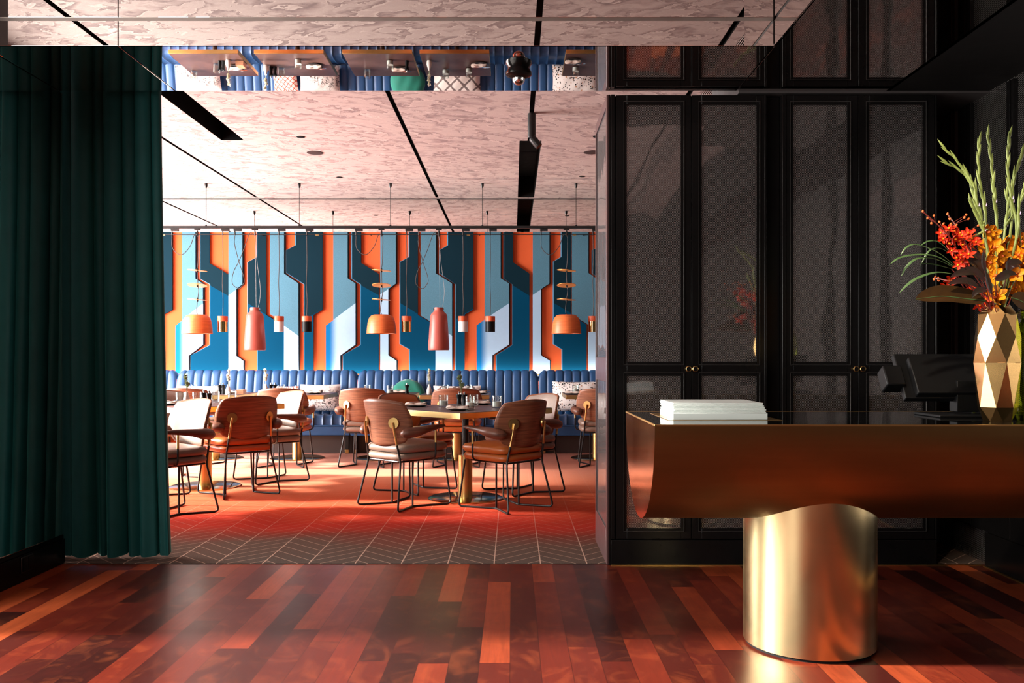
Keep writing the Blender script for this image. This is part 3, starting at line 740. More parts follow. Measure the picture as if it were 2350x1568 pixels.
# ------------------------------------------------------------------ tableware
ZT = .7555
def make_tumbler(wax):
    t = thing('candle_glass' if wax else 'tumbler', 'x', 'glass')
    MB().lathe([(0, 0), (.036, 0), (.039, .004), (.041, .1), (.0385, .1), (.037, .012), (0, .01)], n=28).build('glass_body', M['glass'], t)
    if wax: MB().lathe([(0, .011), (.0365, .0115), (.0368, .052), (.03, .05), (0, .048)], n=24).build('wax', M['wax'], t)
    return t
def make_mill():
    t = thing('pepper_mill', 'x', 'pepper mill')
    MB().lathe([(0, 0), (.023, 0), (.022, .02), (.017, .06), (.021, .088), (.0255, .1), (.0255, .106), (0, .108)], n=22).build('mill_body', M['screen'], t)
    MB().lathe([(.0, .107), (.006, .108), (.005, .115), (.0085, .12), (.006, .128), (0, .13)], n=14).build('knob', M['chrome'], t)
    return t
def make_vase(white):
    t = thing('bud_vase', 'x', 'vase')
    MB().lathe([(0, 0), (.026, 0), (.031, .02), (.03, .045), (.016, .085), (.011, .105), (.013, .112), (.010, .112), (.009, .1), (0, .09)], n=22).build('vase_body', M['ceramic'], t)
    return t
def make_sprig(white, seed):
    rnd = random.Random(seed)
    t = thing('flower_sprig' if white else 'rosemary_sprig', 'x', 'sprig')
    st, fl = MB(), MB()
    for k in range(3):
        dx, dy = rnd.uniform(-.03, .03), rnd.uniform(-.02, .02)
        hh = .27 - k * .04 + rnd.uniform(-.02, .02)
        path = smooth_path([(0, 0, .0), (dx * .3, dy * .3, hh * .5), (dx, dy, hh - .1)], 5)
        st.tube(path, .0018, 5)
        for q in range(60):
            i = rnd.randint(len(path) // 3, len(path) - 1)
            p = path[i] + V((0, 0, rnd.uniform(-.01, .012)))
            a = rnd.uniform(0, 6.28); L = rnd.uniform(.018, .032)
            d = V((math.cos(a) * .8, math.sin(a) * .8, .6)).normalized(); sdir = d.cross(V((0, 0, 1))).normalized() * (.008 if white else .005)
            fl.add([p, p + d * L * .5 + sdir, p + d * L + V((0, 0, .004)), p + d * L * .5 - sdir, p + d * L * .5 + V((0, 0, .004))], [(0, 1, 4), (1, 2, 4), (2, 3, 4), (3, 0, 4)])
    st.build('stem', M['sprig'], t)
    fl.build('leaves' if not white else 'blossoms', M['sprig_white' if white else 'sprig'], t, smooth=False, fix=False)
    return t
def make_plate():
    t = thing('side_plate', 'x', 'plate')
    MB().lathe([(0, 0), (.055, 0), (.095, .010), (.1, .014), (.094, .015), (.055, .005), (0, .005)], n=36).build('plate_body', M['dark_plate'], t)
    return t
def make_napkin():
    t = thing('napkin', 'x', 'napkin')
    def fn(u, v):
        a, c = u * 2 - 1, v * 2 - 1
        return V((a * .088, c * .038 * (1 + .2 * a), .008 + .011 * (1 - c * c) + .003 * math.sin(a * 7 + c * 3)))
    b = MB(); b.grid(fn, 14, 8); b.grid(lambda u, v: fn(u, v) + V((.012 * (v - .5), .014, .006 + .004 * math.sin(u * 9))), 14, 8)
    b.build('folded_cloth', M['linen'], t, solid=.004, ang=60)
    return t
def make_knife(fork):
    t = thing('fork' if fork else 'knife', 'x', 'cutlery')
    if fork:
        MB().tube([(-.09, 0, 0), (-.02, 0, .004), (.04, 0, .003)], [.0045, .003, .0035], 8, sy=.5).build('handle', M['chrome'], t)
        b = MB().box(.038, .06, -.011, .011, .001, .0035)
        for k in range(4): b.box(.058, .095, -.011 + k * .0064, -.008 + k * .0064, .001, .0035)
        b.build('tines', M['chrome'], t)
    else:
        MB().tube([(-.1, 0, 0), (0, 0, .002)], [.006, .005], 8, sy=.5).build('handle', M['chrome'], t)
        MB().prism([(0, -.001), (.1, -.001), (.105, .002), (.1, .003), (0, .003)], -.008, .008).build('blade', M['chrome'], t)
    return t
protos = {}
def place(kind, maker, x, y, z, rz, label, group):
    if kind not in protos:
        o = protos[kind] = maker(); o.location = (x, y, z); o.rotation_euler = (0, 0, rz)
    else: o = dup(protos[kind], (x, y, z), rz)
    o['label'] = label
    o['group'] = group
    return o
def tw(kind, px, d, label, rz=0):
    mk = {'glass': lambda: make_tumbler(0), 'candle': lambda: make_tumbler(1), 'mill': make_mill, 'vase': lambda: make_vase(0), 'rosemary': lambda: make_sprig(0, 3), 'blossom': lambda: make_sprig(1, 5)}[kind]
    g = {'glass': 'water tumblers on the tables', 'candle': 'candle glasses on the tables', 'mill': 'black mills on the tables', 'vase': 'white bud vases', 'rosemary': 'green sprigs in bud vases', 'blossom': 'white flower sprigs in bud vases'}[kind]
    z = ZT + (.085 if kind in ('rosemary', 'blossom') else 0)
    return place(kind, mk, (px - CX) / F * d, d, z, rz, label, g)
def setting(px, d, where, rz=0, fork=True, knife=True):
    x = (px - CX) / F * d
    place('plate', make_plate, x, d, ZT, 0, 'dark side plate ' + where, 'dark side plates')
    place('napkin', make_napkin, x - .005, d, ZT + .005, rz, 'folded pale napkin on the dark plate ' + where, 'folded napkins on plates')
    c, s = math.cos(rz), math.sin(rz)
    if fork: place('fork', lambda: make_knife(1), x + .02 * c + .02 * s, d + .02 * s - .02 * c, ZT + .036, rz + .35, 'fork lying over the napkin ' + where, 'forks on napkins')
    if knife: place('knife', lambda: make_knife(0), x + .03 * c, d + .03 * s, ZT + .039, rz - .2, 'knife lying over the napkin ' + where, 'knives on napkins')
# front table
tw('candle', 1017.6, 7.36, 'candle glass on the front table, left of the black mills')
tw('candle', 1079, 7.04, 'candle glass on the front table, behind the front napkin plate')
tw('glass', 1087, 7.42, 'clear tumbler behind the candle glass, right of the black mills on the front table')
tw('candle', 1140, 7.2, 'candle glass on the front table nearest the right-hand chair back')
tw('mill', 1053.5, 7.32, 'left one of the two black mills on the front table')
tw('mill', 1066, 7.30, 'right one of the two black mills on the front table')
tw('vase', 1058.5, 7.50, 'white bud vase half hidden behind the mills on the front table')
tw('rosemary', 1058.5, 7.50, 'rosemary sprig rising behind the mills on the front table')
setting(956, 7.38, 'at the left corner of the front table', .15)
setting(1052, 6.86, 'at the near corner of the front table', .1)
setting(1104, 7.72, 'at the far corner of the front table', .2)
# left table
tw('vase', 428.6, 7.75, 'white bud vase on the left table above the cream-lined chair')
tw('rosemary', 428.6, 7.75, 'rosemary sprig above the cream-lined chair back', 1.2)
tw('glass', 414, 7.95, 'clear tumbler on the left table, left of its bud vase')
tw('glass', 452, 8.0, 'clear tumbler on the left table, right of its bud vase')
tw('mill', 468, 7.7, 'farther of the two black mills on the left table')
tw('mill', 480, 7.58, 'nearer of the two black mills on the left table')
tw('glass', 494, 8.1, 'clear tumbler right of the black mills on the left table')
tw('glass', 533, 8.2, 'clear tumbler near the far right corner of the left table')
setting(381, 7.62, 'on the left table beside the green curtain', .3, fork=False)
setting(585, 7.92, 'at the right corner of the left table', .2)
# banquette tables
tw('glass', 445, 10.35, 'clear tumbler at the back of the leftmost banquette table')
tw('glass', 497, 10.1, 'clear tumbler beside the mills on the leftmost banquette table')
tw('mill', 504.5, 10.0, 'left black mill on the leftmost banquette table')
tw('mill', 512.5, 10.0, 'right black mill on the leftmost banquette table')
tw('vase', 523.7, 9.98, 'white bud vase on the leftmost banquette table')
tw('blossom', 523.7, 9.98, 'white blossom sprig on the leftmost banquette table')
setting(541, 10.2, 'on the leftmost banquette table', .2, fork=False)
tw('vase', 610, 10.15, 'white bud vase on the second banquette table')
tw('blossom', 610, 10.15, 'white blossom sprig on the second banquette table', 2)
tw('mill', 622, 10.2, 'left black mill on the second banquette table')
tw('mill', 631, 10.2, 'right black mill on the second banquette table')
tw('glass', 646, 10.25, 'clear tumbler beside the mills on the second banquette table')
tw('candle', 684, 9.95, 'candle glass on the second banquette table in front of the scenic cushion')
setting(722, 10.15, 'on the second banquette table', .1)
tw('glass', 843, 10.3, 'clear tumbler on the third banquette table above the walnut chair back')
tw('candle', 895, 9.98, 'candle glass on the third banquette table, left of the green cushion')
tw('mill', 934, 10.0, 'single black mill on the third banquette table before the green cushion')
setting(918, 10.25, 'on the third banquette table', .2, fork=False)
tw('vase', 985, 10.0, 'white bud vase on the fourth banquette table')
tw('blossom', 985, 10.0, 'pale green sprig on the fourth banquette table', 4)
tw('candle', 1022.6, 10.3, 'candle glass at the left of the fourth banquette table')
tw('candle', 1076, 10.25, 'candle glass at the right of the fourth banquette table')
setting(1100, 10.1, 'on the fourth banquette table', .1)
tw('candle', 1321, 10.2, 'candle glass on the rightmost banquette table')
setting(1316, 9.98, 'on the rightmost banquette table', .1, fork=False)
bxo = MB().box(-.045, .045, -.06, .06, 0, .05).box(-.04, .04, -.055, .055, .05, .052).build('napkin_box', M['timber'], loc=(at(553, 900, 10.05).x, 10.05, ZT), bevel=.003)
tag(bxo, 'small pale wooden box on the leftmost banquette table', 'box')

# ------------------------------------------------------------------ track and pendants
TY = 10.39; TZ = H + 302 / F * TY; K = TY / 8.14
tr = thing('lighting_track', 'long black ceiling-hung track carrying all the pendant lights', 'light track', (-1.5, TY, TZ))
MB().box(-3.6, 3.4, -.018, .018, -.014, .018).build('rail', M['steel_black'], tr, bevel=.002)
for px in (473, 687, 896, 1107, 1322):
    x = (px - CX) / F * TY + 1.5
    MB().tube([(x, 0, .018), (x, 0, ZC - TZ)], .0035, 8).lathe([(.018, ZC - TZ), (.018, ZC - TZ - .03), (.008, ZC - TZ - .055)], (x, 0, 0), 14).lathe([(.012, .018), (.012, .03), (.004, .03)], (x, 0, 0), 12).build('hanger', M['steel_black'], tr)
t2y, t2z = 11.22, 2.762
tr2 = thing('lighting_track', 'thin black spotlight rail along the top of the patterned wall panels', 'light track', (-1.5, t2y, t2z))
MB().box(-3.6, 3.4, -.008, .008, -.005, .006).build('rail', M['steel_black'], tr2)
for px in (375, 728, 1075, 1318):
    x = (px - CX) / F * t2y + 1.5
    MB().box(x - .022, x + .022, -.012, .012, -.014, -.004).build('spotlight', M['brass'], tr2)
for px in (360, 600, 850, 1100, 1340):
    x = (px - CX) / F * t2y + 1.5
    MB().box(x - .006, x + .006, 0, .1, -.004, .004).build('bracket', M['steel_black'], tr2)
def adapter(t, x):
    MB().box(x - .036, x + .036, -.013, .013, -.036, -.012).tube([(x - .026, 0, -.036), (x - .026, 0, -.075)], .006, 8).build('adapter', M['steel_black'], t, bevel=.002)
def clip_(t, x):
    MB().box(x - .028, x + .028, -.013, .013, -.026, -.012).tube([(x, 0, -.03), (x, 0, -.075)], .008, 8).tube([(x, 0, -.075), (x, 0, -.09)], [.006, .002], 8).build('cable_clip', M['steel_black'], t, bevel=.002)
zz = lambda py: (H + (CY - py) / F * TY - TZ) / K     # pendant parts are laid out at 1/K and their root scaled by K
S = TY / F
def make_dome():
    t = thing('pendant_light', 'x', 'pendant')
    clip_(t, 0); adapter(t, -.211)
    MB().tube(smooth_path([(-.237, 0, -.08), (-.23, 0, zz(570)), (-.15, 0, zz(585)), (-.07, 0, zz(566)), (-.03, 0, zz(540)), (0, 0, -.07), (.012, 0, -.09), (.008, 0, zz(600)), (0, 0, zz(620)), (.005, 0, zz(655)), (.012, 0, zz(668)), (0, 0, zz(690)), (-.008, 0, zz(712)), (0, 0, zz(722))], 6), .0035, 7).build('cable', M['cable'], t)
    z0, z1 = zz(766), zz(722.5)
    h = z1 - z0
    prof = [(.138, z0), (.134, z0 + h * .3), (.127, z0 + h * .6), (.115, z0 + h * .82), (.095, z0 + h * .95), (.07, z1), (0, z1)]
    inner = [(.0, z1 - .006), (.068, z1 - .006), (.09, z0 + h * .9), (.11, z0 + h * .78), (.122, z0 + h * .58), (.131, z0 + h * .28), (.134, z0)]
    MB().lathe(inner[::-1][::-1] + prof, n=48).build('shade', M['pend_orange'], t, ang=50)
    MB().lathe([(0, z0 + .03), (.03, z0 + .03), (.035, z0 + .06), (.02, z1 - .006), (0, z1 - .006)], n=20).build('lamp_holder', M['white_enamel'], t)
    for py, tx, ty in ((621, 4, 0), (655, 0, -9), (688, 3, 0)):
        MB().lathe([(0, -.0015), (.089, -.0015), (.089, .0015), (0, .0015)], (0, 0, 0), 48, mat=Matrix.Rotation(R(tx), 3, 'Y') @ Matrix.Rotation(R(ty), 3, 'X')).build('disc', M['disc'], t, loc=(0, 0, zz(py)))
        MB().tube([(0, 0, zz(py) - .018), (0, 0, zz(py) + .018)], .008, 10).build('disc_clamp', M['steel_black'], t)
    return t
def make_bottle():
    t = thing('pendant_light', 'x', 'pendant')
    clip_(t, 0); adapter(t, -.161)
    MB().tube(smooth_path([(-.187, 0, -.08), (-.19, 0, zz(560)), (-.15, 0, zz(600)), (-.1, 0, zz(640)), (-.12, .01, zz(655)), (-.16, .02, zz(662)), (-.215, .01, zz(650)), (-.2, 0, zz(625)), (-.15, 0, zz(600)), (-.1, 0, zz(570)), (-.05, 0, zz(536)), (-.01, 0, -.07)], 6), .0033, 7).build('cable', M['cable'], t)
    MB().tube([(.004, 0, -.08), (.012, 0, zz(706))], .0016, 6).tube(smooth_path([(0, 0, -.08), (.02, 0, zz(600)), (.05, 0, zz(660)), (.045, 0, zz(690)), (.03, 0, zz(706))], 5), .0017, 6).build('suspension_wire', M['flex_grey'], t)
    z = zz
    out = [(.094, z(804)), (.099, z(801)), (.098, z(790)), (.085, z(745)), (.079, z(725)), (.070, z(720.5)), (.05, z(716)), (.043, z(712)), (.043, z(706)), (0, z(706))]
    inn = [(0, z(708)), (.04, z(708)), (.047, z(718)), (.074, z(726)), (.081, z(746)), (.093, z(789)), (.094, z(804))]
    MB().lathe(inn + out, n=44).build('shade', M['pend_pink'], t, ang=45)
    for a in (-1, 1): MB().lathe([(0, -.006), (.006, -.006), (.006, .006), (0, .006)], (a * .045, -.012, z(709.5)), 10, mat=Matrix.Rotation(R(90), 3, 'X')).build('fixing', M['chrome'], t)
    return t
def make_cyl(body):
    t = thing('pendant_light', 'x', 'pendant')
    adapter(t, .026)
    MB().tube(smooth_path([(0, 0, -.08), (.003, 0, zz(600)), (-.002, 0, zz(650)), (.004, 0, zz(690)), (0, 0, zz(726))], 5), .0033, 7).build('cable', M['cable'], t)
    MB().lathe([(0, zz(726)), (.045, zz(726)), (.0465, zz(727)), (.0465, zz(738)), (0, zz(738))], n=32).build('cap', M['cap_orange'], t)
    MB().lathe([(.0, zz(738)), (.0455, zz(738)), (.0455, zz(762)), (.043, zz(762)), (.042, zz(742)), (0, zz(742))], n=32).build('cylinder', body, t)
    return t
GP = 'pendant lights on the black track'
first = {}
def pend(kind, mk, px, label):
    x = (px - CX) / F * TY
    if kind not in first: o = first[kind] = mk(); o.location = (x, TY, TZ); o.scale = (K,) * 3
    else: o = dup(first[kind], (x, TY, TZ))
    o['label'] = label; o['group'] = GP
pend('d', make_dome, 453, 'orange dome pendant with three discs nearest the green curtain')
pend('d', make_dome, 875.5, 'orange dome pendant with three discs in the middle, left of the right terracotta bottle')
pend('d', make_dome, 1300, 'orange dome pendant with three discs nearest the black cabinets')
pend('b', make_bottle, 585, 'left terracotta bottle pendant, between brass and white cylinders')
pend('b', make_bottle, 1007, 'right terracotta bottle pendant, above the front table')
for px, kd, lab in ((511, 'g', 'brass cylinder pendant with orange cap left of the left terracotta bottle'), (640, 'w', 'white cylinder pendant with orange cap right of the left terracotta bottle'), (704, 'k', 'black cylinder pendant with orange cap left of the middle dome'),
                    (933, 'g', 'brass cylinder pendant with orange cap between middle dome and right terracotta bottle'), (1062.5, 'w', 'white cylinder pendant with orange cap right of the right terracotta bottle'), (1125, 'k', 'black cylinder pendant with orange cap left of the dome nearest the cabinets'), (1361, 'g', 'brass cylinder pendant with orange cap right against the cabinet side')):
    pend('c' + kd, lambda: make_cyl({'g': M['brass_vase'], 'w': M['white_enamel'], 'k': M['screen']}[kd]), px, lab)
# ceiling fittings
for px, py, rr, nm, lab in ((690, 314, .03, 'downlight', 'small dark downlight in the pink ceiling, left of centre, nearest the mirror'), (723, 350.5, .065, 'ceiling_speaker', 'round brown ceiling speaker left of the long dark slot'), (779, 406.5, .027, 'downlight', 'small dark downlight beyond the left round speaker'),
                        (1370, 313, .03, 'downlight', 'small dark downlight beside the top of the cabinet side'), (1358, 349.5, .065, 'ceiling_speaker', 'round brown ceiling speaker near the cabinet side'), (1336, 404.5, .027, 'downlight', 'small dark downlight beyond the speaker near the cabinets')):
    p = on(px, py, ZC); rr *= 1.277
    o = thing(nm, lab, 'downlight' if nm == 'downlight' else 'speaker', (p.x, p.y, ZC - .006), 0, 'round fittings in the pink ceiling')
    MB().lathe([(0, .001), (rr * .8, 0), (rr, .002), (rr, .006), (0, .006)], n=28).build('grille', M['black_matt'] if nm == 'downlight' else M['kick'], o)
sp = thing('spotlight', 'black cylinder spotlight with tilted head under the ceiling track slot', 'spotlight', (.16, 7.42, ZC))
sp.scale = (1.277,) * 3
MB().tube([(0, 0, .02), (0, 0, -.005)], .014, 12).tube([(-.006, 0, 0), (-.006, 0, -.01)], .004, 8).build('track_adapter', M['steel_black'], sp)
MB().lathe([(0, -.165), (.026, -.165), (.027, -.16), (.027, -.03), (.027, -.005), (0, -.005)], n=24).build('gear_tube', M['steel_black'], sp)
MB().lathe([(0, -.035), (.024, -.035), (.026, -.03), (.026, .04), (0, .04)], (.028, -.012, -.2), 24, mat=Matrix.Rotation(R(-38), 3, 'Y') @ Matrix.Rotation(R(-8), 3, 'X')).build('lamp_head', M['steel_black'], sp)
dc = thing('dome_camera', 'black dome security camera under the mirrored ceiling drop', 'camera', (.03, 4.52, ZS))
dc.scale = (1.2,) * 3
MB().lathe([(0, 0), (.045, 0), (.056, -.018), (.056, -.03), (.03, -.045), (0, -.045)], n=36).build('housing', M['black'], dc)
MB().lathe([(.027, -.044), (.026, -.056), (.018, -.068), (.008, -.073), (0, -.074)], n=28).build('dome', M['chrome'], dc)
# ------------------------------------------------------------------ cabinets
YC = 4.9
def px_(x): return (x - CX) / F * YC
def pz_(y): return H + (CY - y) / F * YC
def cabinet(x0, x1, doors, label):
    r = thing('cabinet', label, 'cabinet', (px_((x0 + x1) / 2), YC, 0), 0, 'tall black cabinets with woven mesh doors')
    ox = px_((x0 + x1) / 2)
    X = lambda q: px_(q) - ox
    MB().box(X(x0), X(x1), .03, .545, pz_(1240), ZCAB).build('carcass', M['black'], r, smooth=False)
    MB().box(X(x0), X(x1), 0.0, .545, .001, pz_(1240)).build('plinth', M['black'], r, bevel=.002)
    MB().box(X(x0), X(x0) + .022, -.004, .03, pz_(1238), ZCAB).box(X(x1) - .012, X(x1), -.004, .03, pz_(1238), ZCAB).build('end_stile', M['black'], r, bevel=.003)
    for dx0, dx1, m0, m1, hinge in doors:
        b = MB()
        a, c, e, g = X(dx0) + .0012, X(dx1) - .0012, X(m0) - .004, X(m1) + .004
        b.box(a, e, 0, .028, pz_(1237), ZCAB - .004).box(g, c, 0, .028, pz_(1237), ZCAB - .004)
        b.box(e, g, 0, .028, pz_(240) , ZCAB - .004).box(e, g, 0, .028, pz_(863), pz_(831)).box(e, g, 0, .028, pz_(1237), pz_(1213))
        d = b.build('door', M['black'], r, bevel=.002)
        for n_, (za, zb) in (('upper', (pz_(831), pz_(240))), ('lower', (pz_(1213), pz_(863)))):
            MB().box(e, g, .012, .018, za, zb).build('mesh_panel', M['mesh_x'], d, smooth=False)
            q = MB(); w = .0035
            for s, t_ in ((e - .018, e - .018 + w), (g + .018 - w, g + .018)): q.box(s, t_, -.005, .001, za - .018, zb + .018)
            for s, t_ in ((za - .018, za - .018 + w), (zb + .018 - w, zb + .018)): q.box(e - .018, g + .018, -.005, .001, s, t_)
            q.build('moulding', M['bead'], d, bevel=.001)
        kx = a + .0175 if hinge == 'r' else c - .0175
        mm = Matrix.Rotation(R(90), 3, 'X')
        k = MB().lathe([(0, 0), (.012, 0), (.0165, .012), (.0165, .02), (.0135, .022), (.0125, .016), (0, .016)], (kx, 0, pz_(847)), 24, mat=mm).build('knob', M['brass'], d)
        MB().lathe([(0, .0165), (.0122, .0165), (.0122, .0175), (0, .018)], (kx, 0, pz_(847)), 20, mat=mm).build('knob_face', M['black'], d)
    return r
c1 = cabinet(1402, 1759, [(1413, 1586.8, 1440, 1561, 'l'), (1586.8, 1757, 1612, 1735, 'r')], 'tall black cabinet with two mesh doors at the dining room opening')
c2 = cabinet(1795, 2150, [(1798, 1970, 1822, 1943, 'l'), (1970, 2145, 1996, 2117, 'r')], 'tall black cabinet with two mesh doors behind the vase of flowers')
fl = MB().box(px_(1759.5), px_(1794.5), YC + .045, YC + .5, .001, ZCAB).build('filler_panel', M['black'], smooth=False, bevel=.003)
tag(fl, 'narrow recessed black panel joining the two mesh-door cabinets', 'panel')
# cabinet side towards the dining room
r = thing('end_panel', 'perforated grey end panel of the cabinets facing the dining room', 'panel', (px_(1402), 5.235, 0))
MB().box(-.012, -.002, -.332, .332, .001, ZCAB).build('frame_board', M['black'], r, smooth=False)
b = MB()
for y0, y1 in ((-.332, -.29), (.29, .332)): b.box(-.024, -.012, y0, y1, .001, ZCAB)
for z0, z1 in ((.001, .2), (1.03, 1.17), (ZCAB - .06, ZCAB)): b.box(-.024, -.012, -.29, .29, z0, z1)
b.build('rails', plain('plum_lacquer', srgb(70, 48, 48), .3), r, bevel=.002)
for z0, z1 in ((.2, 1.03), (1.17, ZCAB - .06)): MB().box(-.017, -.0125, -.29, .29, z0, z1).build('perforated_sheet', M['perf'], r, smooth=False)

# ------------------------------------------------------------------ reception desk
DF, DR, DZ, DX0, DX1 = 3.16, .405, .921, .515, 3.3
DC = DF + DR
desk = thing('reception_desk', 'brass reception desk: half-barrel counter on a thick brass column', 'desk', (1.21, DC, 0))
N = 64
arc = [(-DR * math.cos(math.pi * i / N), -DR * math.sin(math.pi * i / N)) for i in range(N + 1)]
x0, x1 = DX0 - 1.21, 2.6 - 1.21
b = MB()
b.add([(x, y, DZ + z) for x in (x0, x1) for y, z in arc], [(i, i + 1, N + 2 + i, N + 1 + i) for i in range(N)])
b.build('counter_barrel', M['brass_barrel'], desk, ang=80)
b = MB()
b.add([(x0, y, DZ + z) for y, z in arc], [tuple(range(N + 1))])
b.build('end_cap', M['brass_end'], desk, smooth=False)
MB().box(x0 - .0006, x0 + .004, -DR, -DR + .004, DZ - .001, DZ + .0012).box(x0, x1, -DR, -DR + .005, DZ - .006, DZ + .001).box(x0, x1, DR - .005, DR, DZ - .006, DZ + .001).box(x0 - .001, x0 + .005, -DR, DR, DZ - .006, DZ + .001).build('brass_lip', M['brass'], desk, bevel=.0008)
MB().box(x0 + .005, x1, -DR + .005, DR - .005, DZ - .02, DZ).build('stone_top', M['stone'], desk, smooth=False)
MB().box(.603 - 1.21, 1.045 - 1.21, 3.37 - DC, 3.84 - DC, DZ, DZ + .0015).build('tray_inlay', M['brass'], desk, smooth=False)
MB().tube([(0, 0, .012), (0, 0, DZ - DR + .12)], .26, 96).build('column', M['brass_column'], desk, ang=60)
MB().tube([(0, 0, 0), (0, 0, .012)], .252, 72).build('recessed_foot', M['black_matt'], desk)

# paper stack: a thick folder under eight thin menus, each slid a little back
z = DZ + .0015
GM = 'white menus in the stack on the desk'
x0, x1, y0 = .624, .993, 3.395
fo = MB().box(x0, x1, y0, y0 + .30, z, z + .0255).build('folder', M['paper'], bevel=.0015)
tag(fo, 'thick pale folder at the bottom of the paper stack on the desk', 'folder')
z += .0257
names = ['lowest', 'second from bottom', 'third from bottom', 'fourth from bottom', 'fifth from bottom', 'third from top', 'second from top', 'topmost']
for k, nm in enumerate(names):
    dx = random.uniform(-.004, .004) + .001 * k * (1 if k < 4 else .4)
    o = MB().box(x0 + dx + .003, x1 + dx - .004 - .0012 * k, y0 + .001 + .0035 * k, y0 + .30 + .0035 * k, 0, .0046).build('menu', M['paper'], loc=(0, 0, z), bevel=.001)
    o.rotation_euler = (0, 0, 0)
    tag(o, 'white menu, %s of the eight above the thick folder' % nm, 'menu', GM)
    z += .0049

# ------------------------------------------------------------------ till screen
YS = 3.66
till = thing('till_screen', 'black touch-screen till seen from behind on the desk top', 'till', (1.83, YS, DZ))
tl = Matrix.Translation((0, 0, .165)) @ Matrix.Rotation(R(-33), 4, 'X')
MB().box(-.205, .24, .0, .03, -.105, .115, mat=tl).build('screen_housing', M['screen'], till, bevel=.004)
MB().box(-.165, .22, -.035, .0, -.1, .075, mat=tl).build('back_cover', M['screen'], till, bevel=.004)
MB().box(.0, .17, -.07, -.005, -.145, -.015).build('neck', M['screen'], till, loc=(0, 0, .165), bevel=.003)
MB().box(-.1, .24, -.13, .1, 0, .012).build('stand_base', M['screen'], till, bevel=.003)
MB().box(.075, .085, -.05, -.04, .012, .03).build('pin', M['chrome'], till)
MB().box(-.275, -.195, -.02, .05, -.05, .045, mat=tl).build('card_reader', M['screen'], till, bevel=.006)

# ------------------------------------------------------------------ vase and flowers
VX, VY = (2289 - CX) / F * 3.36, 3.36
def faceted(name, label, mat, x, y, hgt, rad, seed, n=7):
    rnd = random.Random(seed)
    v = thing(name, label, 'vase', (x, y, DZ + .0005))
    def ring(r, z, off): return [(r * math.cos(2 * math.pi * (i + off) / n), r * math.sin(2 * math.pi * (i + off) / n), z * hgt) for i in range(n)]
    def shell(rings, capb):
        vs, fs = [], []
        for q in rings: vs += q
        for k in range(len(rings) - 1):
            for i in range(n):
                a, c, e, g = k * n + i, k * n + (i + 1) % n, (k + 1) * n + i, (k + 1) * n + (i + 1) % n
                if k % 2 == 0: fs += [(a, c, e), (c, g, e)]
                else: fs += [(a, c, g), (a, g, e)]
        if capb: fs.append(tuple(reversed(range(n))))
        return vs, fs
    o = .12
    lo = [ring(rad * .60, 0, o), ring(rad * .86, .12, o + .5), ring(rad * 1.0, .50, o)]
    up = [ring(rad * 1.0, .50, o), ring(rad * .98, .72, o + .5), ring(rad * .80, .92, o), ring(rad * .52, 1.0, o + .5), ring(rad * .47, .99, o + .5), ring(rad * .5, .80, o)]
    MB().add(*shell(lo, True)).build('lower_half', mat, v, smooth=False)
    MB().add(*shell(up, False)).build('upper_half', mat, v, smooth=False)
    MB().lathe([(rad * .985, .498 * hgt), (rad * .99, .502 * hgt)], n=n * 1).build('seam', M['brass'], v) if mat is M['brass_vase'] else None
    return v
faceted('vase', 'tall faceted polished brass vase holding the flowers on the desk', M['brass_vase'], VX, VY, .447, .083, 2)
faceted('vase', 'olive green glass vase at the right edge beside the brass vase', M['green_glass'], (2364 - CX) / F * 3.42, 3.42, .43, .075, 5)
MOUTH = V((VX, VY, DZ + .43))
fr = random.Random(11)
def fp(cx, cy, d=None, base=(2040, 470)):       # picture point of the bouquet crop at a bouquet depth
    return at(base[0] + cx / 6.03, base[1] + cy / 6.03, 3.36 + (fr.uniform(-.05, .05) if d is None else d))
def leaf_mesh(b, pts, w, n=10, fold=.25, up=V((0, -.35, .94)), m=0):
    P = smooth_path(pts, n)
    k = len(P)
    vs = []
    for i, p in enumerate(P):
        t = (P[min(i + 1, k - 1)] - P[max(i - 1, 0)]).normalized()
        s = t.cross(up).normalized(); nn = s.cross(t)
        u = i / (k - 1)
        ww = w * (math.sin(math.pi * min(1, max(0, u)) ** .8) ** .75 + .02)
        vs += [p - s * ww + nn * ww * fold, p - s * ww * .5 + nn * ww * fold * .35, p, p + s * ww * .5 + nn * ww * fold * .35, p + s * ww + nn * ww * fold]
    fs = [(i * 5 + j, i * 5 + j + 1, i * 5 + j + 6, i * 5 + j + 5) for i in range(k - 1) for j in range(4)]
    b.add(vs, fs, m)
def flower_bm(size, npet, wide, seed):
    rnd = random.Random(seed)
    b = MB()
    for k in range(npet):
        a = 2 * math.pi * k / npet + rnd.uniform(-.15, .15)
        L = size * rnd.uniform(.85, 1.1)
        def fn(u, v, a=a, L=L):
            w = L * wide * (math.sin(math.pi * min(1, u * .92 + .06)) ** .7)
            r = u * L; s = (v - .5) * w
            return V((r * math.cos(a) - s * math.sin(a), r * math.sin(a) + s * math.cos(a), .35 * L * u * u - .12 * L * math.cos((v - .5) * 3) + .05 * L * math.sin(u * 4 + k)))
        b.grid(fn, 6, 4)
    b.lathe([(0, -.05 * size), (size * .13, 0), (size * .16, size * .12), (size * .08, size * .3), (0, size * .32)], n=8, m=1)
    return b
def face(p, tilt):                              # flowers look towards the room, each its own way
    return (R(90) + fr.uniform(-.6, .6) + tilt, fr.uniform(-.6, .6), fr.uniform(-.7, .7))
FB = {}
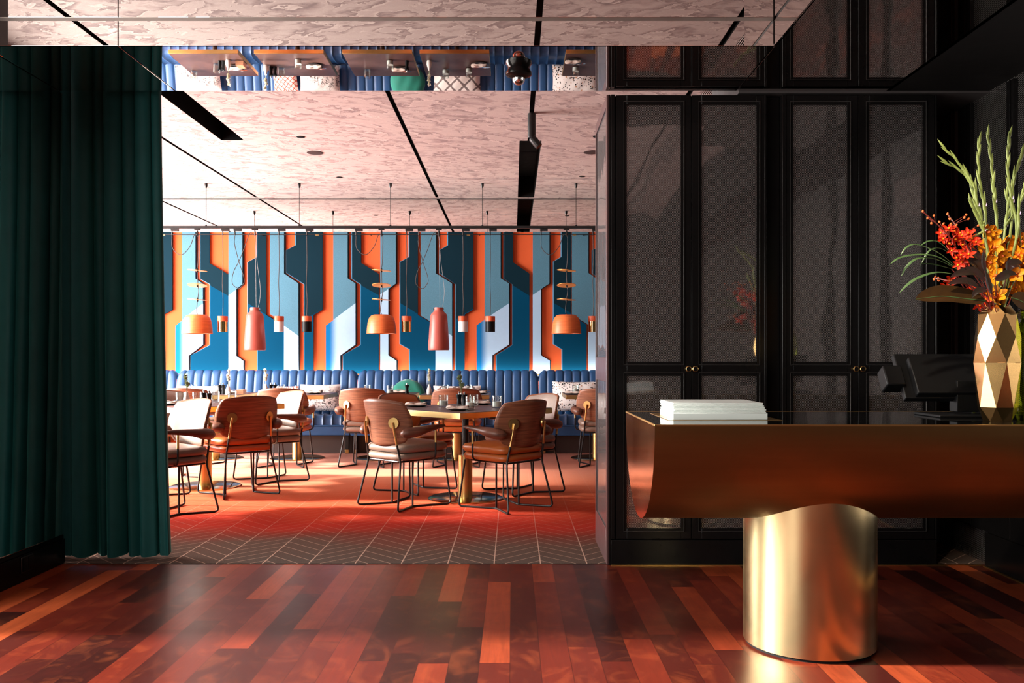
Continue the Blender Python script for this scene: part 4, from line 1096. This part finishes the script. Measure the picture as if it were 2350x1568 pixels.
def spray(label, pts, buds, stem_pts, petal, size, npet, wide, seed, grp):
    s = thing('orchid_spray', label, 'flower', tuple(MOUTH), 0, grp)
    P = smooth_path([MOUTH - V((0, 0, .12))] + stem_pts, 8)
    MB().tube([p - MOUTH for p in P], .0024, 6).build('stem', M['stem_red'] if petal == 'red_petal' else M['glad'], s)
    st = MB()
    for i, q in enumerate(pts):
        key = (petal, i % 3)
        if key not in FB: FB[key] = flower_bm(size, npet, wide, seed + i).build('flower', [M[petal], M['orange_petal'] if petal == 'red_petal' else M['bud']], ang=80, fix=False); o = FB[key]
        else: o = FB[key].copy(); COL.objects.link(o)
        o.parent = s; o.location = q - MOUTH; o.rotation_euler = face(q, 0); o.scale = (fr.uniform(.85, 1.15),) * 3
        near = min(P, key=lambda p: (p - q).length)
        st.tube([near - MOUTH, q - MOUTH], .0011, 5)
    for i, q in enumerate(buds):
        if (petal, 'b') not in FB: FB[(petal, 'b')] = MB().lathe([(0, -.005), (.0034, -.003), (.0045, .001), (.0025, .006), (0, .007)], n=10).build('bud', M['bud'] if petal == 'red_petal' else M['glad']); o = FB[(petal, 'b')]
        else: o = FB[(petal, 'b')].copy(); COL.objects.link(o)
        o.parent = s; o.location = q - MOUTH; o.rotation_euler = (fr.uniform(-.8, .8), fr.uniform(-.8, .8), 0)
        near = min(P, key=lambda p: (p - q).length)
        st.tube([near - MOUTH, q - MOUTH], .0009, 5)
    st.build('stalks', M['stem_red'] if petal == 'red_petal' else M['glad'], s)
L = lambda *a: [fp(x, y) for x, y in a]
GR, GO = 'red orchid sprays in the brass vase', 'orange orchid sprays in the brass vase'
spray('red orchid spray reaching farthest left, with a long tip of buds', L((720, 390), (830, 330), (750, 470), (820, 540), (870, 630), (900, 370), (910, 470), (930, 740), (1010, 790), (1080, 800), (960, 830), (990, 700)),
      L((470, 95), (535, 190), (625, 155), (590, 260), (700, 240), (755, 265)), L((1350, 1250), (1000, 720), (800, 400), (470, 95)), 'red_petal', .025, 5, .5, 1, GR)
spray('red orchid spray leaning left behind the first one', L((970, 400), (970, 500), (1010, 560), (1100, 400), (1150, 470), (1030, 650), (1100, 690), (1090, 590), (1010, 430), (1200, 520), (1150, 600)),
      L((810, 130), (845, 200), (860, 265), (930, 285), (1070, 140), (1045, 180), (1100, 200), (1180, 345), (1235, 290)), L((1330, 1200), (1150, 700), (950, 330), (810, 130)), 'red_petal', .024, 5, .5, 2, GR)
spray('low red orchid spray above the brown leaf', L((830, 1045), (780, 1140), (1150, 1165), (1220, 1180), (1340, 1310), (1330, 1400), (1260, 1390), (870, 1050), (1370, 1340), (1250, 1230)),
      L((640, 1005), (675, 1020), (690, 1050), (625, 1035)), L((1340, 1300), (1100, 1120), (850, 1060), (630, 1010)), 'red_petal', .023, 5, .5, 3, GR)
spray('orange orchid spray at the centre of the bouquet', L((1370, 380), (1450, 400), (1300, 560), (1400, 520), (1450, 590), (1590, 520), (1320, 660), (1460, 650), (1570, 700), (1400, 800), (1500, 850), (1470, 980), (1600, 800), (1520, 740), (1400, 700), (1540, 620)),
      L((1320, 240), (1310, 290), (1350, 300), (1565, 350), (1550, 400), (1530, 450)), L((1480, 1250), (1490, 800), (1440, 500), (1310, 240)), 'orange_petal', .033, 5, .75, 4, GO)
spray('orange orchid spray at the right edge of the bouquet', L((1740, 550), (1830, 520), (1860, 460), (1770, 640), (1780, 700), (1860, 690), (1790, 770), (1870, 880), (1760, 960), (1750, 1150), (1830, 1150), (1860, 1050), (1840, 620), (1880, 780)),
      L((1800, 310), (1820, 350), (1815, 400)), L((1640, 1280), (1800, 900), (1830, 600), (1810, 310)), 'orange_petal', .033, 5, .75, 5, GO)
spray('single orange orchids hanging low over the vase rim', L((1450, 1290), (1600, 1220), (1540, 1330), (1560, 1130), (1500, 1250)), [], L((1500, 1300), (1540, 1200), (1550, 1130)), 'orange_petal', .031, 5, .75, 6, GO)
# gladiolus spikes
def g(cx, cy, d): return at(2150 + cx / 6.03, 300 + cy / 6.03, 3.38 + d)
spikes = [([(110, 245), (330, 480), (520, 780), (560, 1050), (650, 1400)], -.03, 'gladiolus spike bending farthest left, upper one of the crossing pair'), ([(130, 440), (330, 560), (470, 740), (540, 1020), (640, 1400)], .04, 'gladiolus spike bending left, lower one of the crossing pair'),
          ([(588, 165), (575, 430), (600, 760), (660, 1050), (690, 1350)], .0, 'upright gladiolus spike with its tip second from the left'), ([(710, 75), (745, 350), (775, 650), (800, 1000), (835, 1400)], .03, 'tallest gladiolus spike, in the middle of the fan'),
          ([(1003, 90), (985, 350), (990, 650), (1030, 950), (1095, 1500)], -.02, 'tall gladiolus spike in front of the wall post'), ([(1200, 260), (1130, 480), (1060, 700), (1040, 1000), (1020, 1400)], .04, 'gladiolus spike leaning right near the picture edge'),
          ([(1230, 730), (1180, 900), (1130, 1100), (1100, 1500)], -.04, 'short gladiolus spike at the far right of the bouquet'), ([(480, 1020), (560, 1200), (640, 1380), (680, 1540)], -.05, 'short gladiolus spike left of the orange orchids'), ([(970, 880), (985, 1100), (960, 1300), (930, 1500)], .06, 'short gladiolus spike behind the tall spike at the post')]
for k, (pts, d, lab) in enumerate(spikes):
    P3 = [g(x, y, d) for x, y in pts]
    base = P3[-1]
    s = thing('gladiolus_spike', lab, 'flower', tuple(MOUTH), 0, 'green gladiolus spikes in the brass vase')
    path = smooth_path([p - MOUTH for p in P3] + [V((fr.uniform(-.02, .02), fr.uniform(-.02, .02), -.1))], 8)
    MB().tube(path, [.0015, .003, .004, .005, .005, .004], 7).build('stem', M['glad'], s)
    m = len(path) - 8
    rnd = random.Random(k)
    bud = MB()
    cnt = 0
    i = 0
    while i < m - 1:
        p = path[i]; t = (path[max(i - 1, 0)] - path[min(i + 2, len(path) - 1)]).normalized()
        side = t.cross(V((0, 1, 0))).normalized() * (1 if cnt % 2 else -1)
        dd = (t + side * .13 + V((0, rnd.uniform(-.12, .06), 0))).normalized()
        LL = .046 + .02 * i / m
        o = MB().tube([p - dd * LL * .3, p + dd * LL * .15, p + dd * LL * .55, p + dd * LL], [.003, .006 + .0015 * i / m, .005, .0006], 7, sy=.7).build('bud', M['glad'], s, ang=70)
        cnt += 1; i += 3
    b = MB()
    for q in range(1):
        p = path[int(m * (.75 + .12 * q))]
        b.tube([p + V((.004, -.006, 0)), p + V((.005, -.007, .012))], [.0028, .0012], 6)
    b.build('petal_tip', M['glad_tip'], s)
# leaves
straps = [([(1020, 950), (700, 740), (420, 700), (150, 740), (10, 830)], .0075, 'longest strap leaf arching left to the lowest tip'), ([(1000, 930), (700, 680), (400, 560), (250, 590), (160, 700)], .0055, 'strap leaf arching above the longest one'),
          ([(900, 960), (650, 945), (400, 1020), (250, 1120), (140, 1225)], .0065, 'lowest strap leaf, sloping down over the mesh door'), ([(950, 900), (650, 760), (400, 750), (250, 860), (170, 990)], .006, 'strap leaf curling down below the longest one'),
          ([(870, 890), (600, 830), (390, 825)], .0065, 'short pink-edged strap leaf pointing left'), ([(880, 700), (700, 530), (550, 510), (430, 570)], .006, 'dark strap leaf behind the red orchids'), ([(900, 720), (720, 610), (560, 640), (430, 850)], .004, 'thin shaded strap leaf curling behind the others')]
def leaf_thing(name, pts, w, lab, mat, grp, fold=.25, up=V((0, -.35, .94)), d=None):
    P3 = [fp(x, y, d if d is not None else 0) for x, y in pts]
    s = thing(name, lab, 'leaf', tuple(MOUTH), 0, grp)
    b = MB(); leaf_mesh(b, [p - MOUTH for p in P3], w, 9, fold, up)
    b.build('blade', M[mat], s, ang=70)
    if name == 'magnolia_leaf': MB().tube([p - MOUTH + V((0, -.001, .0005)) for p in smooth_path(P3, 6)], [.0026, .0016, .0006], 6).build('midrib', M['strap'], s)
    MB().tube([P3[0] - MOUTH, V((fr.uniform(-.015, .015), fr.uniform(-.015, .015), -.06))], .002, 6).build('stalk', M['stem_red'], s)
for k, (pts, w, lab) in enumerate(straps): leaf_thing('strap_leaf', pts, w * 1.45, lab, 'strap', 'green strap leaves on the left of the bouquet', .3, d=-.02 + .012 * k)
fy = V((0, -.9, .3))
for pts, w, lab, d in (([(1330, 1060), (1180, 930), (1000, 940), (850, 1000)], .017, 'purple-green leaf pointing left below the strap leaves', -.05), ([(1240, 1150), (1100, 1060), (950, 1060), (815, 1100)], .014, 'narrow purple-green leaf just above the brown leaf', -.07),
                   ([(1320, 1000), (1230, 850), (1140, 780), (1070, 735)], .019, 'purple-green leaf under the red orchids', -.03), ([(1330, 920), (1305, 800), (1310, 620)], .009, 'upright narrow leaf left of the orange orchids', -.06), ([(1320, 900), (1230, 740), (1140, 590)], .016, 'upright leaf with pink edge beside the red orchids', -.02),
                   ([(1470, 1045), (1560, 1000), (1660, 950), (1775, 965)], .016, 'pink-edged leaf pointing right below the orange orchids', -.08), ([(1640, 930), (1680, 830), (1790, 810), (1810, 830)], .018, 'dark leaf between the two orange sprays', -.04), ([(1350, 1170), (1280, 1180), (1200, 1210), (1145, 1290)], .012, 'small leaf hanging at the vase rim', -.08),
                   ([(1420, 1250), (1370, 1050), (1330, 900)], .010, 'pale upright leaf stem above the vase rim', -.09), ([(1660, 900), (1690, 760), (1660, 650)], .016, 'dark upright leaf right of the central orange spray', .0)):
    leaf_thing('cordyline_leaf', pts, w, lab, 'ti', 'purple-green leaves in the bouquet', .3, fy, d)
leaf_thing('magnolia_leaf', [(1330, 1330), (1120, 1310), (760, 1270), (520, 1290), (365, 1310)], .043, 'large glossy brown leaf reaching left from the vase rim', 'magnolia', 'large brown leaves at the vase rim', .4, V((.1, -.75, .6)), -.06)
leaf_thing('magnolia_leaf', [(1690, 1290), (1800, 1320), (1900, 1370), (2050, 1400)], .034, 'large brown leaf drooping right from the vase rim', 'magnolia', 'large brown leaves at the vase rim', .18, fy, -.06)

# ------------------------------------------------------------------ curtain
def curtain():
    x0, x1 = -2.84, -2.045
    b = MB()
    # one fold per entry: width, depth, how much it swings out at the hem
    folds = [(.9, .6, .1), (1.1, .9, -.2), (.8, .7, .25), (1.3, 1.15, -.1), (.75, .6, .3), (1.15, 1.0, -.25), (.85, .75, .3), (1.0, .95, .1), (.55, .6, .5)]
    tot = sum(f[0] for f in folds)
    ed = [0]
    for f in folds: ed.append(ed[-1] + f[0] / tot)
    def fn(u, v):
        f = 1 - v
        k = max(i for i in range(len(folds)) if ed[i] <= min(u, .9999))
        t = (u - ed[k]) / (ed[k + 1] - ed[k])
        wd, dp, sw = folds[k]
        ridge = max(0, math.sin(math.pi * min(1, t))) ** 1.25
        depth = .085 * dp * ridge * (.8 + .35 * f * f)
        crease = .012 * math.sin(2 * math.pi * t * 2 + k) * f ** 2
        x = x0 + (x1 - .03 * v ** 1.2 - x0) * u + sw * .035 * f ** 2 * ridge + .03 * f ** 3 * u
        x += -.022 * math.sin(2 * math.pi * t) * dp
        y = 5.13 - depth + crease + .03 * (1 - u) ** 3
        z = .012 + v * (3.24 - .012)
        hem = .016 * (1 - ridge) if v < .02 else 0
        return V((x, y, z + hem))
    b.grid(fn, 220, 40)
    return b
cu = curtain().build('curtain', M['velvet'], ang=80)
tag(cu, 'floor-length dark green velvet curtain hanging at the left of the opening', 'curtain')
cu2 = MB().tube([(-2.85, 5.1, 3.246), (-2.0, 5.1, 3.246)], .006, 8).build('curtain_rail', M['steel_black'])
tag(cu2, 'thin black rail carrying the green curtain under the ceiling', 'curtain rail')
# ------------------------------------------------------------------ light and camera
def area(name, loc, rot, sx, sy, power, col):
    l = bpy.data.lights.new(name, 'AREA'); l.shape = 'RECTANGLE'; l.size = sx; l.size_y = sy; l.energy = power; l.color = col
    o = bpy.data.objects.new(name, l); COL.objects.link(o); o.location = loc; o.rotation_euler = rot
    return o
area('daylight_dining_window', (-6.83, 8.5, 1.6), (0, R(-90), 0), 2.9, 4.0, 1800, (1, .97, .94))
area('daylight_lobby_window', (-3.52, 2.2, 1.6), (0, R(-90), 0), 2.25, 3.1, 340, (1, .95, .88))
area('daylight_entrance_window', (-3.52, -1.4, 1.5), (0, R(-90), 0), 2.4, 2.9, 210, (1, .95, .88))
def spot(name, loc, to, power, deg, col, soft=.04):
    l = bpy.data.lights.new(name, 'SPOT'); l.energy = power; l.spot_size = R(deg); l.spot_blend = .5; l.color = col; l.shadow_soft_size = soft
    o = bpy.data.objects.new(name, l); COL.objects.link(o); o.location = loc; o.rotation_euler = (V(to) - V(loc)).to_track_quat('-Z', 'Y').to_euler(); return o
spot('added_spot_flowers', (.3, 2.0, 3.2), (1.86, 3.36, 1.45), 420, 22, (1, .86, .66))  # unseen lamp, added to brighten the bouquet
sl = bpy.data.lights.new('sun', 'SUN'); sl.energy = 30; sl.angle = R(5); sl.color = (1, .93, .84)
so = bpy.data.objects.new('sun', sl); COL.objects.link(so)
dv = V((1, -.03, -.45)).normalized()
so.rotation_euler = dv.to_track_quat('-Z', 'Y').to_euler(); so.location = (-9, 8, 5)
w = bpy.data.worlds.new('sky'); scene.world = w; w.use_nodes = True
bg = w.node_tree.nodes['Background']; bg.inputs[0].default_value = (.75, .86, 1, 1); bg.inputs[1].default_value = 1.0
cam = bpy.data.cameras.new('camera'); co = bpy.data.objects.new('camera', cam); COL.objects.link(co)
co.location = (0, 0, H); co.rotation_euler = (R(90), 0, 0)
cam.sensor_width = 36; cam.lens = F / 2350 * 36; cam.shift_x = -(CX - 1175) / 2350; cam.shift_y = (CY - 784) / 2350
cam.clip_start = .05
scene.camera = co
vs_ = scene.view_settings
vs_.view_transform = 'Standard'; vs_.look = 'None'; vs_.gamma = 1; vs_.use_curve_mapping = False; vs_.exposure = 0.0
scene.cycles.use_denoising = True
scene.cycles.max_bounces = 12; scene.cycles.diffuse_bounces = 5; scene.cycles.glossy_bounces = 6; scene.cycles.transmission_bounces = 10
scene.cycles.sample_clamp_indirect = 6; scene.cycles.caustics_reflective = False; scene.cycles.caustics_refractive = False
